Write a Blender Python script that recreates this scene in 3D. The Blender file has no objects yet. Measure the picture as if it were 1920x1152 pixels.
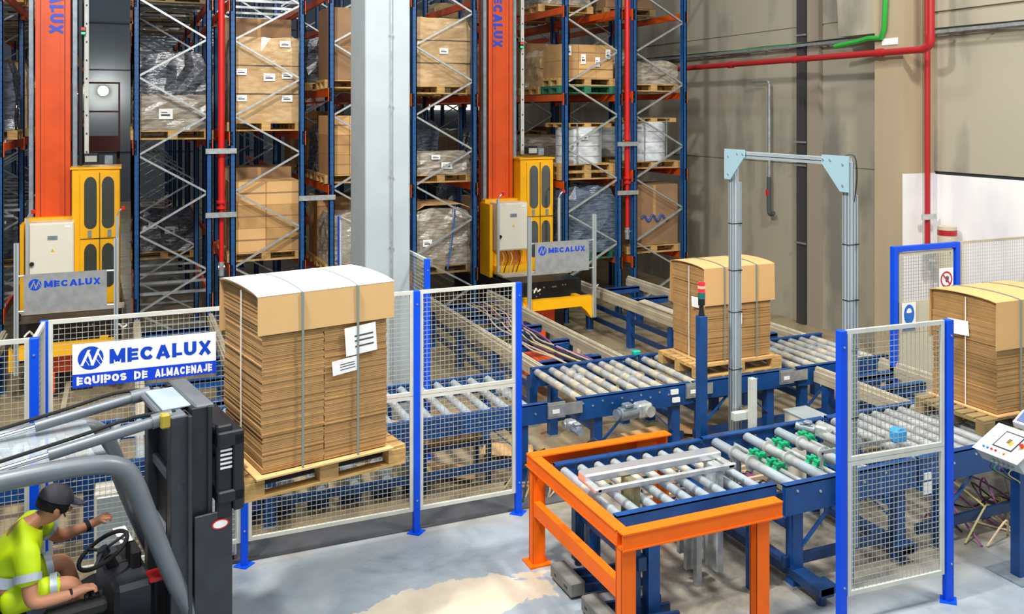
import bpy, math, random
from mathutils import Vector, Matrix
random.seed(7)
S = bpy.context.scene
PI = math.pi
# ------------------------------------------------------------------ camera
HC = 3.82; FPX = 1684.0; ANG = math.atan(720 / FPX)
cam = bpy.data.objects.new('camera', bpy.data.cameras.new('camera')); S.collection.objects.link(cam)
cam.location = (0, 0, HC); cam.rotation_euler = (PI / 2, 0, -ANG)
cam.data.sensor_width = 36; cam.data.lens = 36 * FPX / 1920
cam.data.shift_x = 0; cam.data.shift_y = -(576 - 211) / 1920
cam.data.clip_end = 200; cam.data.clip_start = 0.05
S.camera = cam
# ------------------------------------------------------------------ light
S.view_settings.view_transform = 'Standard'; S.view_settings.look = 'None'
S.view_settings.gamma = 1; S.view_settings.use_curve_mapping = False
S.view_settings.exposure = 0.18
w = bpy.data.worlds.new('world'); S.world = w; w.use_nodes = True
w.node_tree.nodes['Background'].inputs[0].default_value = (0.80, 0.88, 1.0, 1)
w.node_tree.nodes['Background'].inputs[1].default_value = 0.34
def area(name, loc, size, power, col=(1, .96, .9), target=None, sy=None):
    l = bpy.data.lights.new(name, 'AREA'); l.energy = power; l.size = size; l.color = col
    if sy: l.shape = 'RECTANGLE'; l.size_y = sy
    o = bpy.data.objects.new(name, l); S.collection.objects.link(o); o.location = loc
    t = Vector(target) if target else Vector((loc[0], loc[1], 0))
    o.rotation_euler = (t - Vector(loc)).to_track_quat('-Z', 'Y').to_euler()
    return o
area('ceiling_lamp', (-1.0, 5.0, 9.5), 0.7, 900, (1, .95, .88), (3, 10, 0))
area('ceiling_lamp', (6.5, 3.5, 9.5), 0.8, 640, (1, .97, .92), (7, 8, 0))
area('ceiling_lamp', (3.5, 10.0, 10.5), 2.5, 330, (.95, .98, 1))
area('ceiling_lamp', (9.5, 7.5, 9.5), 1.5, 90, (1, .95, .85))
area('ceiling_lamp', (0.5, 1.5, 8.5), 2.5, 260, (.95, .98, 1), (1.5, 8, 1))
# ------------------------------------------------------------------ materials
def lin(h):
    h = h.lstrip('#'); c = [int(h[i:i + 2], 16) / 255 for i in (0, 2, 4)]
    return tuple((x / 12.92 if x <= .04045 else ((x + .055) / 1.055) ** 2.4) for x in c) + (1,)
def mat(name, col, rough=.5, metal=0, noise=0, nscale=8, col2=None, stretch=None, emit=0, alpha=None, bump=0, spec=None, detail=4):
    m = bpy.data.materials.new(name); m.use_nodes = True; nt = m.node_tree; b = nt.nodes['Principled BSDF']
    b.inputs['Roughness'].default_value = rough; b.inputs['Metallic'].default_value = metal
    b.inputs['Base Color'].default_value = lin(col)
    if spec is not None: b.inputs['Specular IOR Level'].default_value = spec
    if noise or col2 or bump:
        tc = nt.nodes.new('ShaderNodeTexCoord'); mp = nt.nodes.new('ShaderNodeMapping')
        nt.links.new(tc.outputs['Object'], mp.inputs[0])
        if stretch: mp.inputs['Scale'].default_value = stretch
        n = nt.nodes.new('ShaderNodeTexNoise'); n.inputs['Scale'].default_value = nscale; n.inputs['Detail'].default_value = detail
        nt.links.new(mp.outputs[0], n.inputs[0])
        if noise or col2:
            r = nt.nodes.new('ShaderNodeValToRGB'); r.color_ramp.elements[0].position = .35; r.color_ramp.elements[1].position = .65
            c = lin(col); c2 = lin(col2) if col2 else tuple(max(0, x * (1 - noise)) for x in c[:3]) + (1,)
            r.color_ramp.elements[0].color = c; r.color_ramp.elements[1].color = c2
            nt.links.new(n.outputs[0], r.inputs[0]); nt.links.new(r.outputs[0], b.inputs['Base Color'])
        if bump:
            bp = nt.nodes.new('ShaderNodeBump'); bp.inputs['Strength'].default_value = bump; bp.inputs['Distance'].default_value = .02
            nt.links.new(n.outputs[0], bp.inputs['Height']); nt.links.new(bp.outputs[0], b.inputs['Normal'])
    if emit:
        b.inputs['Emission Color'].default_value = lin(col); b.inputs['Emission Strength'].default_value = emit
    if alpha is not None: b.inputs['Alpha'].default_value = alpha
    return m
M = dict(
    blue=mat('conveyor_blue', '#0e4a8c', .38, 0, .3, 6),
    navy=mat('navy_steel', '#123a6c', .4, 0, .35, 6),
    postblue=mat('post_blue', '#0050e6', .45, 0, .08, 4, spec=.3),
    rackblue=mat('rack_blue', '#165490', .4, 0, .25, 5),
    cream=mat('fence_grey', '#d4d6cb', .45, 0, .12, 6),
    wire=mat('wire', '#b9b8a8', .5, .2),
    galv=mat('galvanised', '#c3c9c9', .38, .65, .25, 14),
    alu=mat('aluminium', '#cfdbe0', .33, .55, .1, 6, stretch=(1, 1, .1)),
    aluw=mat('brushed_plate', '#b9bdbf', .4, .5, .2, 9),
    slot=mat('dark_slot', '#2c3338', .6),
    orange=mat('guard_orange', '#ff6f06', .5, 0, .1, 5, spec=.25),
    corange=mat('crane_orange', '#e5520a', .4, 0, .15, 3),
    beam=mat('beam_orange', '#d9540f', .45, 0, .2, 5),
    yellow=mat('crane_yellow', '#fbb806', .4, 0, .08, 4),
    red=mat('pipe_red', '#d0201c', .35),
    bred=mat('dark_red_pipe', '#a82226', .35),
    drkred=mat('platform_red', '#6d2a24', .5),
    card=mat('cardboard', '#bd935c', .8, 0, .18, 5),
    cardl=mat('cardboard_cover', '#d8ab70', .75, 0, .08, 2),
    carde=mat('cardboard_edges', '#b1895a', .85, 0, .45, 3, stretch=(1, 1, 45)),
    cardb=mat('cardboard_brown', '#9a7754', .8, 0, .2, 3),
    wood=mat('pallet_wood', '#d0a765', .75, 0, .35, 5, stretch=(1, 6, 6)),
    woodg=mat('pallet_green', '#2f7a5a', .7, 0, .3, 5),
    woodd=mat('pallet_old', '#9c8456', .8, 0, .35, 6),
    white=mat('white_paper', '#f2f2ee', .6),
    ink=mat('label_ink', '#4a4c52', .7),
    beige=mat('cabinet_beige', '#e4e0cf', .4, 0, .04, 3),
    black=mat('black_steel', '#1b1e24', .45, 0, .4, 8),
    dark=mat('forklift_grey', '#33373c', .42, 0, .3, 6),
    mid=mat('guard_grey', '#6d747b', .35, .1, .12, 5),
    rubber=mat('rubber', '#17181a', .8),
    chrome=mat('chrome', '#e6e8ea', .12, 1),
    steel=mat('roller_steel', '#cdd1d0', .28, .4, .3, 12),
    coat=mat('roller_coating', '#cfc8b2', .5, .1, .25, 12),
    rgrey=mat('roller_grey', '#b6c3ca', .34, .25, .18, 12),
    rail=mat('dusty_rail', '#c8bda4', .55, .1, .25, 3),
    green=mat('wheel_green', '#12a06a', .45),
    teal=mat('teal_box', '#1fb59d', .4),
    motor=mat('motor_grey', '#93a0aa', .4, .3, .25, 10),
    cable=mat('cable_beige', '#c2ab8c', .6), cablep=mat('cable_purple', '#8b4f80', .6), cabled=mat('cable_dark', '#33302e', .6), cabley=mat('cable_yellow', '#b9b070', .6),
    logo=mat('logo_blue', '#0f46c8', .4), signblue=mat('sign_blue', '#1244d6', .4), signw=mat('sign_white', '#f4f5f5', .35),
    redled=mat('led_red', '#ff1616', .4, emit=5), greenled=mat('led_green', '#10ff60', .4, emit=5), amberled=mat('amber', '#f0a010', .4),
    lamp=mat('lamp_glow', '#fff2d2', .4, emit=60), bluebtn=mat('btn_blue', '#1f7fc6', .3), redbtn=mat('btn_red', '#dd1f22', .3),
    glass=mat('dark_glass', '#3e4440', .08, 0, spec=.8),
    skin=mat('skin', '#c98a68', .5), hivis=mat('hi_vis', '#d2f000', .6, 0, .1, 6), refl=mat('reflective', '#c8d3dc', .4, .3),
    cap=mat('cap_grey', '#4a4a52', .8), hair=mat('hair', '#20191a', .9), trouser=mat('navy_cloth', '#1c2537', .85),
    fblack=mat('film_black', '#25292f', .18, 0, .7, 9, '#5f656e', (1, 1, 3), bump=.6, spec=.8, detail=8),
    fblue=mat('film_blue', '#39485a', .22, 0, .5, 7, '#6b7988', (1, 1, 6), bump=.4, spec=.7),
    fcard=mat('film_carton', '#b99465', .16, 0, .25, 5, '#d0b184', (1, 1, 3), bump=.35, spec=.8),
    fgrey=mat('film_grey', '#85796a', .2, 0, .4, 6, '#b1a898', (1, 1, 5), bump=.5, spec=.7),
    reel=mat('film_white', '#b9bfc2', .25, 0, .3, 6, '#e6eaec', (1, 1, 2), bump=.3, spec=.7),
    concl=mat('column_paint', '#a8b3b6', .6, 0, .08, 3),
    strap=mat('strap', '#7d8b85', .5), strapb=mat('strap_blue', '#2b6fc8', .5),
    greenpipe=mat('green_pipe', '#2ca03c', .4), backw=mat('back_wall_paint', '#79838f', .8, 0, .1, 1),
    screen=mat('screen', '#f4ecd4', .3, emit=.7), sorange=mat('screen_orange', '#ee9422', .4, emit=.6), sbrown=mat('screen_brown', '#6a5a44', .4, emit=.3),
    lit=mat('lit_opening', '#f6efe0', .5, emit=1.2), roof=mat('guard_roof', '#a9bac8', .25, .1),
)
def floor_mat():
    m = bpy.data.materials.new('floor_concrete'); m.use_nodes = True; nt = m.node_tree; N = nt.nodes; L = nt.links
    b = N['Principled BSDF']; tc = N.new('ShaderNodeTexCoord')
    def noise(sc, det, rough=.55, dist=0):
        n = N.new('ShaderNodeTexNoise'); n.inputs['Scale'].default_value = sc; n.inputs['Detail'].default_value = det
        n.inputs['Roughness'].default_value = rough; n.inputs['Distortion'].default_value = dist; L.new(tc.outputs['Object'], n.inputs[0]); return n
    def ramp(src, *st):
        r = N.new('ShaderNodeValToRGB'); e = r.color_ramp.elements
        while len(e) < len(st): e.new(.5)
        for i, (p, c) in enumerate(st): e[i].position = p; e[i].color = lin(c) if isinstance(c, str) else (c, c, c, 1)
        L.new(src, r.inputs[0]); return r
    def mix(f, a, c):
        x = N.new('ShaderNodeMix'); x.data_type = 'RGBA'; L.new(f, x.inputs[0]); L.new(a, x.inputs[6]); L.new(c, x.inputs[7]); return x.outputs[2]
    base = ramp(noise(1.6, 8, .65, .4).outputs[0], (.3, '#78848f'), (.5, '#98a3ac'), (.7, '#afb5b8'))
    dust = ramp(noise(2.2, 9, .7, .3).outputs[0], (.3, '#6b6254'), (.5, '#a3916f'), (.7, '#8b8577'))
    sep = N.new('ShaderNodeSeparateXYZ'); L.new(tc.outputs['Object'], sep.inputs[0])
    # dust zone: y > 8 inside the fence
    nn = noise(.9, 5)
    add = N.new('ShaderNodeMath'); add.operation = 'MULTIPLY_ADD'; L.new(nn.outputs[0], add.inputs[0]); add.inputs[1].default_value = .9; L.new(sep.outputs[1], add.inputs[2])
    mr = N.new('ShaderNodeMapRange'); mr.inputs[1].default_value = 8.15; mr.inputs[2].default_value = 8.75; L.new(add.outputs[0], mr.inputs[0])
    def sm(src, sc, lo, hi):
        a_ = N.new('ShaderNodeMath'); a_.operation = 'MULTIPLY_ADD'; L.new(nn.outputs[0], a_.inputs[0]); a_.inputs[1].default_value = sc; L.new(src, a_.inputs[2])
        m_ = N.new('ShaderNodeMapRange'); m_.inputs[1].default_value = lo; m_.inputs[2].default_value = hi; L.new(a_.outputs[0], m_.inputs[0]); return m_.outputs[0]
    mu = N.new('ShaderNodeMath'); mu.operation = 'MULTIPLY'; L.new(sm(sep.outputs[0], .5, 3.5, 4.0), mu.inputs[0]); L.new(sm(sep.outputs[1], .5, 5.45, 6.0), mu.inputs[1])
    dirt = ramp(noise(3.2, 8, .7, .4).outputs[0], (.3, '#5f5a52'), (.5, '#8a8478'), (.7, '#a39c8e'))
    c0 = mix(mu.outputs[0], base.outputs[0], dirt.outputs[0])
    c1 = mix(mr.outputs[0], c0, dust.outputs[0])
    # pale worn paint patches by the fork truck
    pn = noise(2.6, 10, .62, .6)
    vm = N.new('ShaderNodeVectorMath'); vm.operation = 'DISTANCE'; mp = N.new('ShaderNodeMapping'); mp.inputs['Scale'].default_value = (.62, 1.7, 1); mp.inputs['Rotation'].default_value = (0, 0, 0)
    L.new(tc.outputs['Object'], mp.inputs[0]); L.new(mp.outputs[0], vm.inputs[0]); vm.inputs[1].default_value = (2.35 * .62, 6.60 * 1.7, 0)
    ad = N.new('ShaderNodeMath'); ad.operation = 'MULTIPLY_ADD'; L.new(pn.outputs[0], ad.inputs[0]); ad.inputs[1].default_value = .9; L.new(vm.outputs['Value'], ad.inputs[2])
    pr = ramp(ad.outputs[0], (.0, 1.0), (.99, 1.0), (1.0, 0.0)); pr.color_ramp.elements[1].position = .985
    pc = ramp(noise(4, 5).outputs[0], (.4, '#c9bda6'), (.7, '#d8cdb8'))
    c2 = mix(pr.outputs[0], c1, pc.outputs[0])
    sp = ramp(noise(14, 10, .75).outputs[0], (.60, 0.0), (.72, .55))
    dk = N.new('ShaderNodeRGB'); dk.outputs[0].default_value = lin('#6f747a')
    c3 = mix(sp.outputs[0], c2, dk.outputs[0])
    L.new(c3, b.inputs['Base Color'])
    rr = ramp(noise(3, 5).outputs[0], (.3, .22), (.7, .5)); L.new(rr.outputs[0], b.inputs['Roughness'])
    return m
def wall_mat(name, a, bcol, white=False):
    m = bpy.data.materials.new(name); m.use_nodes = True; nt = m.node_tree; N = nt.nodes; L = nt.links
    b = N['Principled BSDF']; b.inputs['Roughness'].default_value = .85; tc = N.new('ShaderNodeTexCoord')
    def nz(scale, sc, det):
        mp = N.new('ShaderNodeMapping'); mp.inputs['Scale'].default_value = scale; L.new(tc.outputs['Object'], mp.inputs[0])
        n = N.new('ShaderNodeTexNoise'); n.inputs['Scale'].default_value = sc; n.inputs['Detail'].default_value = det; L.new(mp.outputs[0], n.inputs[0]); return n
    n1 = nz((1, 1, .18), 1.6, 7); n2 = nz((1, 1, 1), .6, 4)
    mx = N.new('ShaderNodeMath'); mx.operation = 'ADD'; L.new(n1.outputs[0], mx.inputs[0]); L.new(n2.outputs[0], mx.inputs[1])
    r = N.new('ShaderNodeValToRGB'); r.color_ramp.elements[0].position = .75; r.color_ramp.elements[0].color = lin(a)
    r.color_ramp.elements[1].position = 1.2; r.color_ramp.elements[1].color = lin(bcol)
    L.new(mx.outputs[0], r.inputs[0]); L.new(r.outputs[0], b.inputs['Base Color'])
    n3 = nz((1, 1, 1), 40, 4); bp = N.new('ShaderNodeBump'); bp.inputs['Strength'].default_value = .15; L.new(n3.outputs[0], bp.inputs['Height']); L.new(bp.outputs[0], b.inputs['Normal'])
    return m
M['floor'] = floor_mat()
M['wall'] = wall_mat('concrete_panel', '#7d7a70', '#aca591')
M['wallw'] = wall_mat('white_painted_wall', '#dddce0', '#efeeec')
# ------------------------------------------------------------------ mesh builder
def _arc(cx, cy, rx, ry, a0, a1, n=10): return [(cx + rx * math.cos(R(a0 + (a1 - a0) * i / n)), cy + ry * math.sin(R(a0 + (a1 - a0) * i / n))) for i in range(n + 1)]
def glyph(c, t):
    """bold block letter as centre-line strokes in a 1 x 1 cell, t = half stroke width; returns (advance, strokes)"""
    L = t; Rr = 1 - t; B = t * 1.0; T = 1 - t; m = .5
    G = {
     'M': [[(L, 0), (L, 1)], [(1 - L, 0), (1 - L, 1)], [(L, .96), (.5, .14)], [(1 - L, .96), (.5, .14)]],
     'E': [[(L, 0), (L, 1)], [(0, B), (1, B)], [(0, m), (.93, m)], [(0, T), (1, T)]],
     'C': [_arc(.52, .5, .52 - t, .5 - t, 42, 318, 16)],
     'A': [[(L * .9, 0), (.5, .93)], [(1 - L * .9, 0), (.5, .93)], [(.22, .26), (.78, .26)]],
     'L': [[(L, 0), (L, 1)], [(0, B), (1, B)]],
     'U': [[(L, 1), (L, .4)] + _arc(.5, .4, .5 - t, .4 - t, 180, 360, 10)[1:] + [(1 - L, 1)]],
     'X': [[(L, 0), (1 - L, 1)], [(L, 1), (1 - L, 0)]],
     'Q': [_arc(.5, .5, .5 - t, .5 - t, 0, 360, 18), [(.55, .3), (.95, -.02)]],
     'I': [[(L, 0), (L, 1)]],
     'P': [[(L, 0), (L, 1)], [(0, T), (.6, T)] + _arc(.62, (T + .42) / 2, .38 - t, (T - .42) / 2, 90, -90, 8) + [(0, .42)]],
     'O': [_arc(.5, .5, .5 - t, .5 - t, 0, 360, 18)],
     'S': [_arc(.5, .5 + (.5 - t) / 2, .5 - t, (.5 - t) / 2, 25, 270, 10) + _arc(.5, .5 - (.5 - t) / 2, .5 - t, (.5 - t) / 2, 90, -155, 10)],
     'D': [[(L, 0), (L, 1)], [(0, T), (.45, T)] + _arc(.5, .5, .5 - t, .5 - t, 90, -90, 10) + [(0, B)]],
     'N': [[(L, 0), (L, 1)], [(1 - L, 0), (1 - L, 1)], [(L, .97), (1 - L, .03)]],
     'J': [[(1 - L, 1), (1 - L, .35)] + _arc(.5, .35, .5 - t, .35 - t, 0, -180, 8)],
    }
    return G[c]
def text_geo(s, t=.155):
    W = {'M': 1.12, 'I': .3, 'E': .78, 'L': .74, 'J': .72, 'S': .85, 'P': .85, 'X': 1.0, 'A': 1.05, 'C': .98, ' ': .35}
    vs = []; fs = []; x = 0
    for c in s:
        w_ = W.get(c, .92)
        if c != ' ':
            for st_ in (glyph(c, min(.5, t / w_) if c != 'I' else .5)):
                n = len(st_); tt = t
                for (a0, b0), (a1, b1) in zip(st_[:-1], st_[1:]):
                    X0, Y0, X1, Y1 = x + a0 * w_, b0, x + a1 * w_, b1; dx, dy = X1 - X0, Y1 - Y0; l = math.hypot(dx, dy) or 1; dx /= l; dy /= l
                    e = t * .3 if n > 2 else 0; k = len(vs); tt = t * (.62 + .38 * abs(dy)); nx, ny = -dy * tt, dx * tt
                    X0 -= dx * e; Y0 -= dy * e; X1 += dx * e; Y1 += dy * e
                    vs += [(X0 - nx, Y0 - ny), (X1 - nx, Y1 - ny), (X1 + nx, Y1 + ny), (X0 + nx, Y0 + ny)]; fs.append((k, k + 1, k + 2, k + 3))
        x += w_ + .14
    x -= .14
    return [(min(max(a / x, 0), 1), min(max(b, -.06), 1)) for a, b in vs], fs
class MB:
    def __init__(s, org=(0, 0, 0)): s.v = []; s.f = []; s.mi = []; s.o = Vector(org); s.m = 0
    def add(s, vs, fs):
        n = len(s.v); s.v += [tuple(Vector(v) - s.o) for v in vs]
        s.f += [tuple(i + n for i in f) for f in fs]; s.mi += [s.m] * len(fs); return s
    def box(s, x0, x1, y0, y1, z0, z1):
        return s.add([(x0, y0, z0), (x1, y0, z0), (x1, y1, z0), (x0, y1, z0), (x0, y0, z1), (x1, y0, z1), (x1, y1, z1), (x0, y1, z1)],
                     [(0, 3, 2, 1), (4, 5, 6, 7), (0, 1, 5, 4), (1, 2, 6, 5), (2, 3, 7, 6), (3, 0, 4, 7)])
    def bbox(s, x0, x1, y0, y1, z0, z1, b=.006):   # chamfered box
        vs = []; 
        for z, i in ((z0, b), (z0 + b, 0), (z1 - b, 0), (z1, b)):
            vs += [(x0 + i, y0 + b, z), (x0 + b, y0 + i, z), (x1 - b, y0 + i, z), (x1 - i, y0 + b, z), (x1 - i, y1 - b, z), (x1 - b, y1 - i, z), (x0 + b, y1 - i, z), (x0 + i, y1 - b, z)]
        fs = [tuple(range(7, -1, -1)), tuple(range(24, 32))]
        for k in range(3):
            for i in range(8): j = (i + 1) % 8; fs.append((k * 8 + i, k * 8 + j, k * 8 + 8 + j, k * 8 + 8 + i))
        return s.add(vs, fs)
    def bar(s, p, q, a, b=None, up=(0, 0, 1)):
        p = Vector(p); q = Vector(q); b = b or a; d = (q - p).normalized(); u = Vector(up)
        if abs(d.dot(u)) > .98: u = Vector((0, 1, 0))
        r = d.cross(u).normalized(); u = r.cross(d); r *= a / 2; u *= b / 2
        return s.add([p - r - u, p + r - u, p + r + u, p - r + u, q - r - u, q + r - u, q + r + u, q - r + u],
                     [(0, 1, 2, 3), (7, 6, 5, 4), (0, 4, 5, 1), (1, 5, 6, 2), (2, 6, 7, 3), (3, 7, 4, 0)])
    def tube(s, p, q, r, n=12, r2=None, cap=True):
        p = Vector(p); q = Vector(q); r2 = r if r2 is None else r2; d = (q - p).normalized()
        u = Vector((0, 0, 1)) if abs(d.z) < .9 else Vector((1, 0, 0)); a = d.cross(u).normalized(); b = d.cross(a)
        vs = []
        for c, rr in ((p, r), (q, r2)):
            for i in range(n): t = 2 * PI * i / n; vs.append(c + a * math.cos(t) * rr + b * math.sin(t) * rr)
        fs = [(i, (i + 1) % n, n + (i + 1) % n, n + i) for i in range(n)]
        if cap: fs += [tuple(range(n - 1, -1, -1)), tuple(range(n, 2 * n))]
        return s.add(vs, fs)
    def path(s, pts, r, n=8, sm=4):
        P = [Vector(p) for p in pts]
        if sm > 1 and len(P) > 2:
            out = []
            for i in range(len(P) - 1):
                p0 = P[max(i - 1, 0)]; p1 = P[i]; p2 = P[i + 1]; p3 = P[min(i + 2, len(P) - 1)]
                for k in range(sm):
                    t = k / sm; out.append(.5 * ((2 * p1) + (p2 - p0) * t + (2 * p0 - 5 * p1 + 4 * p2 - p3) * t * t + (3 * p1 - p0 - 3 * p2 + p3) * t ** 3))
            out.append(P[-1]); P = out
        vs = []; a = None
        for i, c in enumerate(P):
            d = (P[min(i + 1, len(P) - 1)] - P[max(i - 1, 0)]).normalized()
            if a is None: a = d.cross(Vector((0, 0, 1)) if abs(d.z) < .9 else Vector((1, 0, 0))).normalized()
            a = (a - d * a.dot(d)).normalized(); b = d.cross(a)
            for k in range(n): t = 2 * PI * k / n; vs.append(c + a * math.cos(t) * r + b * math.sin(t) * r)
        m = len(P); fs = [(i * n + k, i * n + (k + 1) % n, (i + 1) * n + (k + 1) % n, (i + 1) * n + k) for i in range(m - 1) for k in range(n)]
        fs += [tuple(range(n - 1, -1, -1)), tuple(range((m - 1) * n, m * n))]
        return s.add(vs, fs)
    def prism(s, pts, o, ux, uy, t):     # 2D outline in plane (ux,uy) at o, thickness vector t
        o = Vector(o); ux = Vector(ux); uy = Vector(uy); t = Vector(t); n = len(pts)
        vs = [o + ux * a + uy * b for a, b in pts]; vs += [v + t for v in vs]
        return s.add(vs, [tuple(range(n - 1, -1, -1)), tuple(range(n, 2 * n))] + [(i, (i + 1) % n, n + (i + 1) % n, n + i) for i in range(n)])
    def text(s, txt, o, ux, uy, w_, h_, off=.03):
        vs, fs = text_geo(txt); o = Vector(o); ux = Vector(ux); uy = Vector(uy); n = ux.cross(uy).normalized() * .00022
        return s.add([o + ux * a * w_ + uy * b * h_ + n * ((i // 4) % 12) for i, (a, b) in enumerate(vs)], fs)
    def wires(s, o, ux, w_, h_, cell=.042, r=.0016):   # woven wire mesh, ux horizontal unit vector
        o = Vector(o); ux = Vector(ux); z = Vector((0, 0, 1)); n = Vector((-ux.y, ux.x, 0))
        k = round(w_ / cell)
        for i in range(1, k): p = o + ux * (w_ * i / k); s.bar(p, p + z * h_, r * 2)
        k = round(h_ / cell)
        for i in range(1, k): p = o + z * (h_ * i / k) + n * r * 1.6; s.bar(p, p + ux * w_, r * 2)
        return s
    def build(s, name, m, parent=None, smooth=False):
        me = bpy.data.meshes.new(name); me.from_pydata(s.v, [], s.f)
        ms = m if isinstance(m, (list, tuple)) else [m]
        for x in ms: me.materials.append(M[x] if isinstance(x, str) else x)
        if len(ms) > 1: me.polygons.foreach_set('material_index', s.mi)
        if smooth: me.polygons.foreach_set('use_smooth', [True] * len(me.polygons)); me.set_sharp_from_angle(angle=R(35))
        me.update(); o = bpy.data.objects.new(name, me); S.collection.objects.link(o)
        if parent: o.parent = parent
        return o
def R(d): return d * PI / 180
def thing(name, loc, label, cat, group=None, rz=0):
    o = bpy.data.objects.new(name, None); S.collection.objects.link(o); o.location = loc; o.rotation_euler.z = rz
    o.empty_display_size = .1
    tag(o, label, cat, group); return o
def tag(o, label, cat, group=None):
    o['label'] = label; o['category'] = cat
    if group: o['group'] = group
    return o
def struct(o): o['kind'] = 'structure'; return o
def copytree(o, parent=None):
    c = o.copy(); S.collection.objects.link(c)
    if parent: c.parent = parent
    for ch in [x for x in bpy.data.objects if x.parent == o]: copytree(ch, c)
    return c
def at(o, loc): return o
# ------------------------------------------------------------------ setting
XW = 11.3; XC = 10.67; YC0 = XC / 1.0605; YC1 = XC / 1.005
struct(MB().box(-14, XW + .4, -2, 46, -.1, 0).build('floor', 'floor'))
g = MB(); g.m = 0
g.box(XW, XW + .3, YC1 - .3, 46, 0, 2.86).box(XW, XW + .3, YC1 - .3, 46, 2.885, 5.35).box(XW - .0, XW + .3, YC1 - .3, 46, 5.39, 12)
g.box(XW + .02, XW + .3, YC1 - .3, 46, 2.8, 5.5)
g.box(XC + .05, XW + .3, YC0 + .15, YC1 - .05, 2.95, 12)
g.box(XW, XW + .3, -2, YC0 + .3, 2.93, 5.3).box(XW + .04, XW + .3, -2, YC0 + .3, 5.3, 5.36).box(XW, XW + .3, -2, YC0 + .3, 5.36, 12)
g.m = 1; g.box(XW, XW + .3, -2, YC0 + .3, 0, 2.88); g.m = 2; g.box(XW + .03, XW + .3, -2, YC0 + .3, 2.88, 2.93)
struct(g.build('wall_right', ['wall', 'wallw', 'slot']))
g = MB(); g.box(XC, XW + .1, YC0 + .012, YC1, 0, 12); g.m = 1; g.box(XC + .0, XW + .1, YC0, YC0 + .012, 0, 2.9); g.m = 0; g.box(XC, XW + .1, YC0, YC0 + .012, 2.9, 12)
struct(g.build('trim_1', [mat('column_concrete', '#b3a284', .8, 0, .12, 2, stretch=(1, 1, .2)), 'wallw']))
g = MB(); g.box(-14, XW, 42, 42.4, 0, 14); g.m = 1
for z in (2.1, 5.6, 7.6): g.box(-14, XW, 41.98, 42, z, z + .04)
struct(g.build('wall_back', ['backw', 'slot']))
struct(MB().box(-14.3, -14, -2, 46, 0, 14).build('wall_left', 'backw'))
g = MB()
for i in range(7): g.box(12.2 - 40 * 0 + i * 0 - 0, 12.2, 41, 41, 0, 0) if 0 else None
struct(MB().box(17.0 - 6.2, 11.2, 41.7, 41.95, 3.9, 4.5).build('window_1', 'lit')) if 0 else None
# thin dark strip by the fence line: conveyor shadow put into the colour
struct(MB().box(.35, 4.2, 7.90, 8.34, 0, .012).build('shadow_strip', mat('shadow_grey', '#5d5f62', .55, .1, .3, 5)))

# concrete column in the hall
c = MB().bbox(2.445, 2.965, 9.9, 10.62, 0, 12, .012).build('concrete_column', 'concl'); tag(c, 'thick pale grey square column between the racks', 'column')
g = MB((0, 0, 0)); g.tube((2.74, 9.88, .8), (2.74, 9.88, 9), .011, 8)
for z in (2.3, 3.1, 3.9, 4.7, 5.5): g.tube((2.74, 9.895, z), (2.74, 9.87, z), .022, 8)
tag(g.build('conduit_pipe', 'galv', None, True), 'thin grey conduit running up the face of the grey column', 'pipe')

# dark steel pole and fixings on the right wall
def wx(px): # ratio X/Y seen at pixel column
    u = (px - 960) / FPX; a = (math.sin(ANG) + u * math.cos(ANG)); b = (math.cos(ANG) - u * math.sin(ANG)); return a / b
YP = XW / wx(1512)
g = MB(); g.box(XW - .14, XW - .002, YP - .09, YP + .10, 0, 12)
o = g.build('wall_channel', mat('channel_dark', '#4b4a4a', .5, .3)); tag(o, 'tall dark steel channel fixed up the grey concrete wall', 'channel')
g = MB(); [g.box(XW - .165, XW - .141, YP - .15, YP + .14, z, z + .03) for z in (1.45, 2.85, 3.27, 5.2)]
g.build('bracket', 'galv', o)
g = MB(); YB = XW / wx(1532); g.box(XW - .1, XW - .002, YP - .42, YP - .13, .0, 12)
tag(g.build('pipe_casing', mat('casing', '#9c9080', .7)), 'pale boxed casing beside the dark wall channel', 'casing')
def wy(px, off=0): return (XW - off) / wx(px)
# red sprinkler main on the right wall
zr = 4.73
r1 = thing('sprinkler_pipe', (XC - .12, wy(1500, XW - XC + .12), zr), 'dark red pipe running level along the grey wall', 'pipe')
g = MB(r1.location); g.tube((XC - .12, wy(1735, XW - XC + .12), zr), (XC - .12, 26, zr), .052, 12)
g.build('pipe', 'bred', r1, True)
for p in (1655, 1495, 1374): g = MB(r1.location); g.tube((XC - .12, wy(p, XW - XC + .12), zr), (XC - .12, wy(p, XW - XC + .12) + .12, zr), .066, 12); g.build('coupling', 'bred', r1, True)
g = MB(r1.location); g.path([(XC - .12, wy(1735, XW - XC + .12) + .05, zr), (XC - .12, wy(1735, XW - XC + .12) - .08, zr + .06), (XC - .12, wy(1735, XW - XC + .12) - .1, zr + .2)], .06, 12)
g.tube((XC - .12, wy(1735, XW - XC + .12) - .1, zr + .15), (XC - .12, wy(1735, XW - XC + .12) - .1, 6.5), .052, 12)
g.build('riser', 'bred', r1, True)
YD = YC0 - .13
r2 = thing('drop_pipe', (XW - .12, YD, 1.6), 'long vertical red pipe dropping down the pilaster to the white wall', 'pipe')
xd = wx(1739) * YD
g = MB(r2.location); g.tube((xd, YD, 1.75), (xd, YD, 7), .042, 12); g.build('pipe', 'bred', r2, True)
g = MB(r2.location); g.tube((xd, YD, 1.45), (xd, YD, 1.78), .05, 12); g.tube((xd, YD, 1.6), (xd + .02, YD - .2, 1.6), .03, 10); g.box(xd - .16, xd + .12, YD - .06, YD - .03, 2.22, 2.3)
g.build('valve', 'steel', r2, True)
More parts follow.
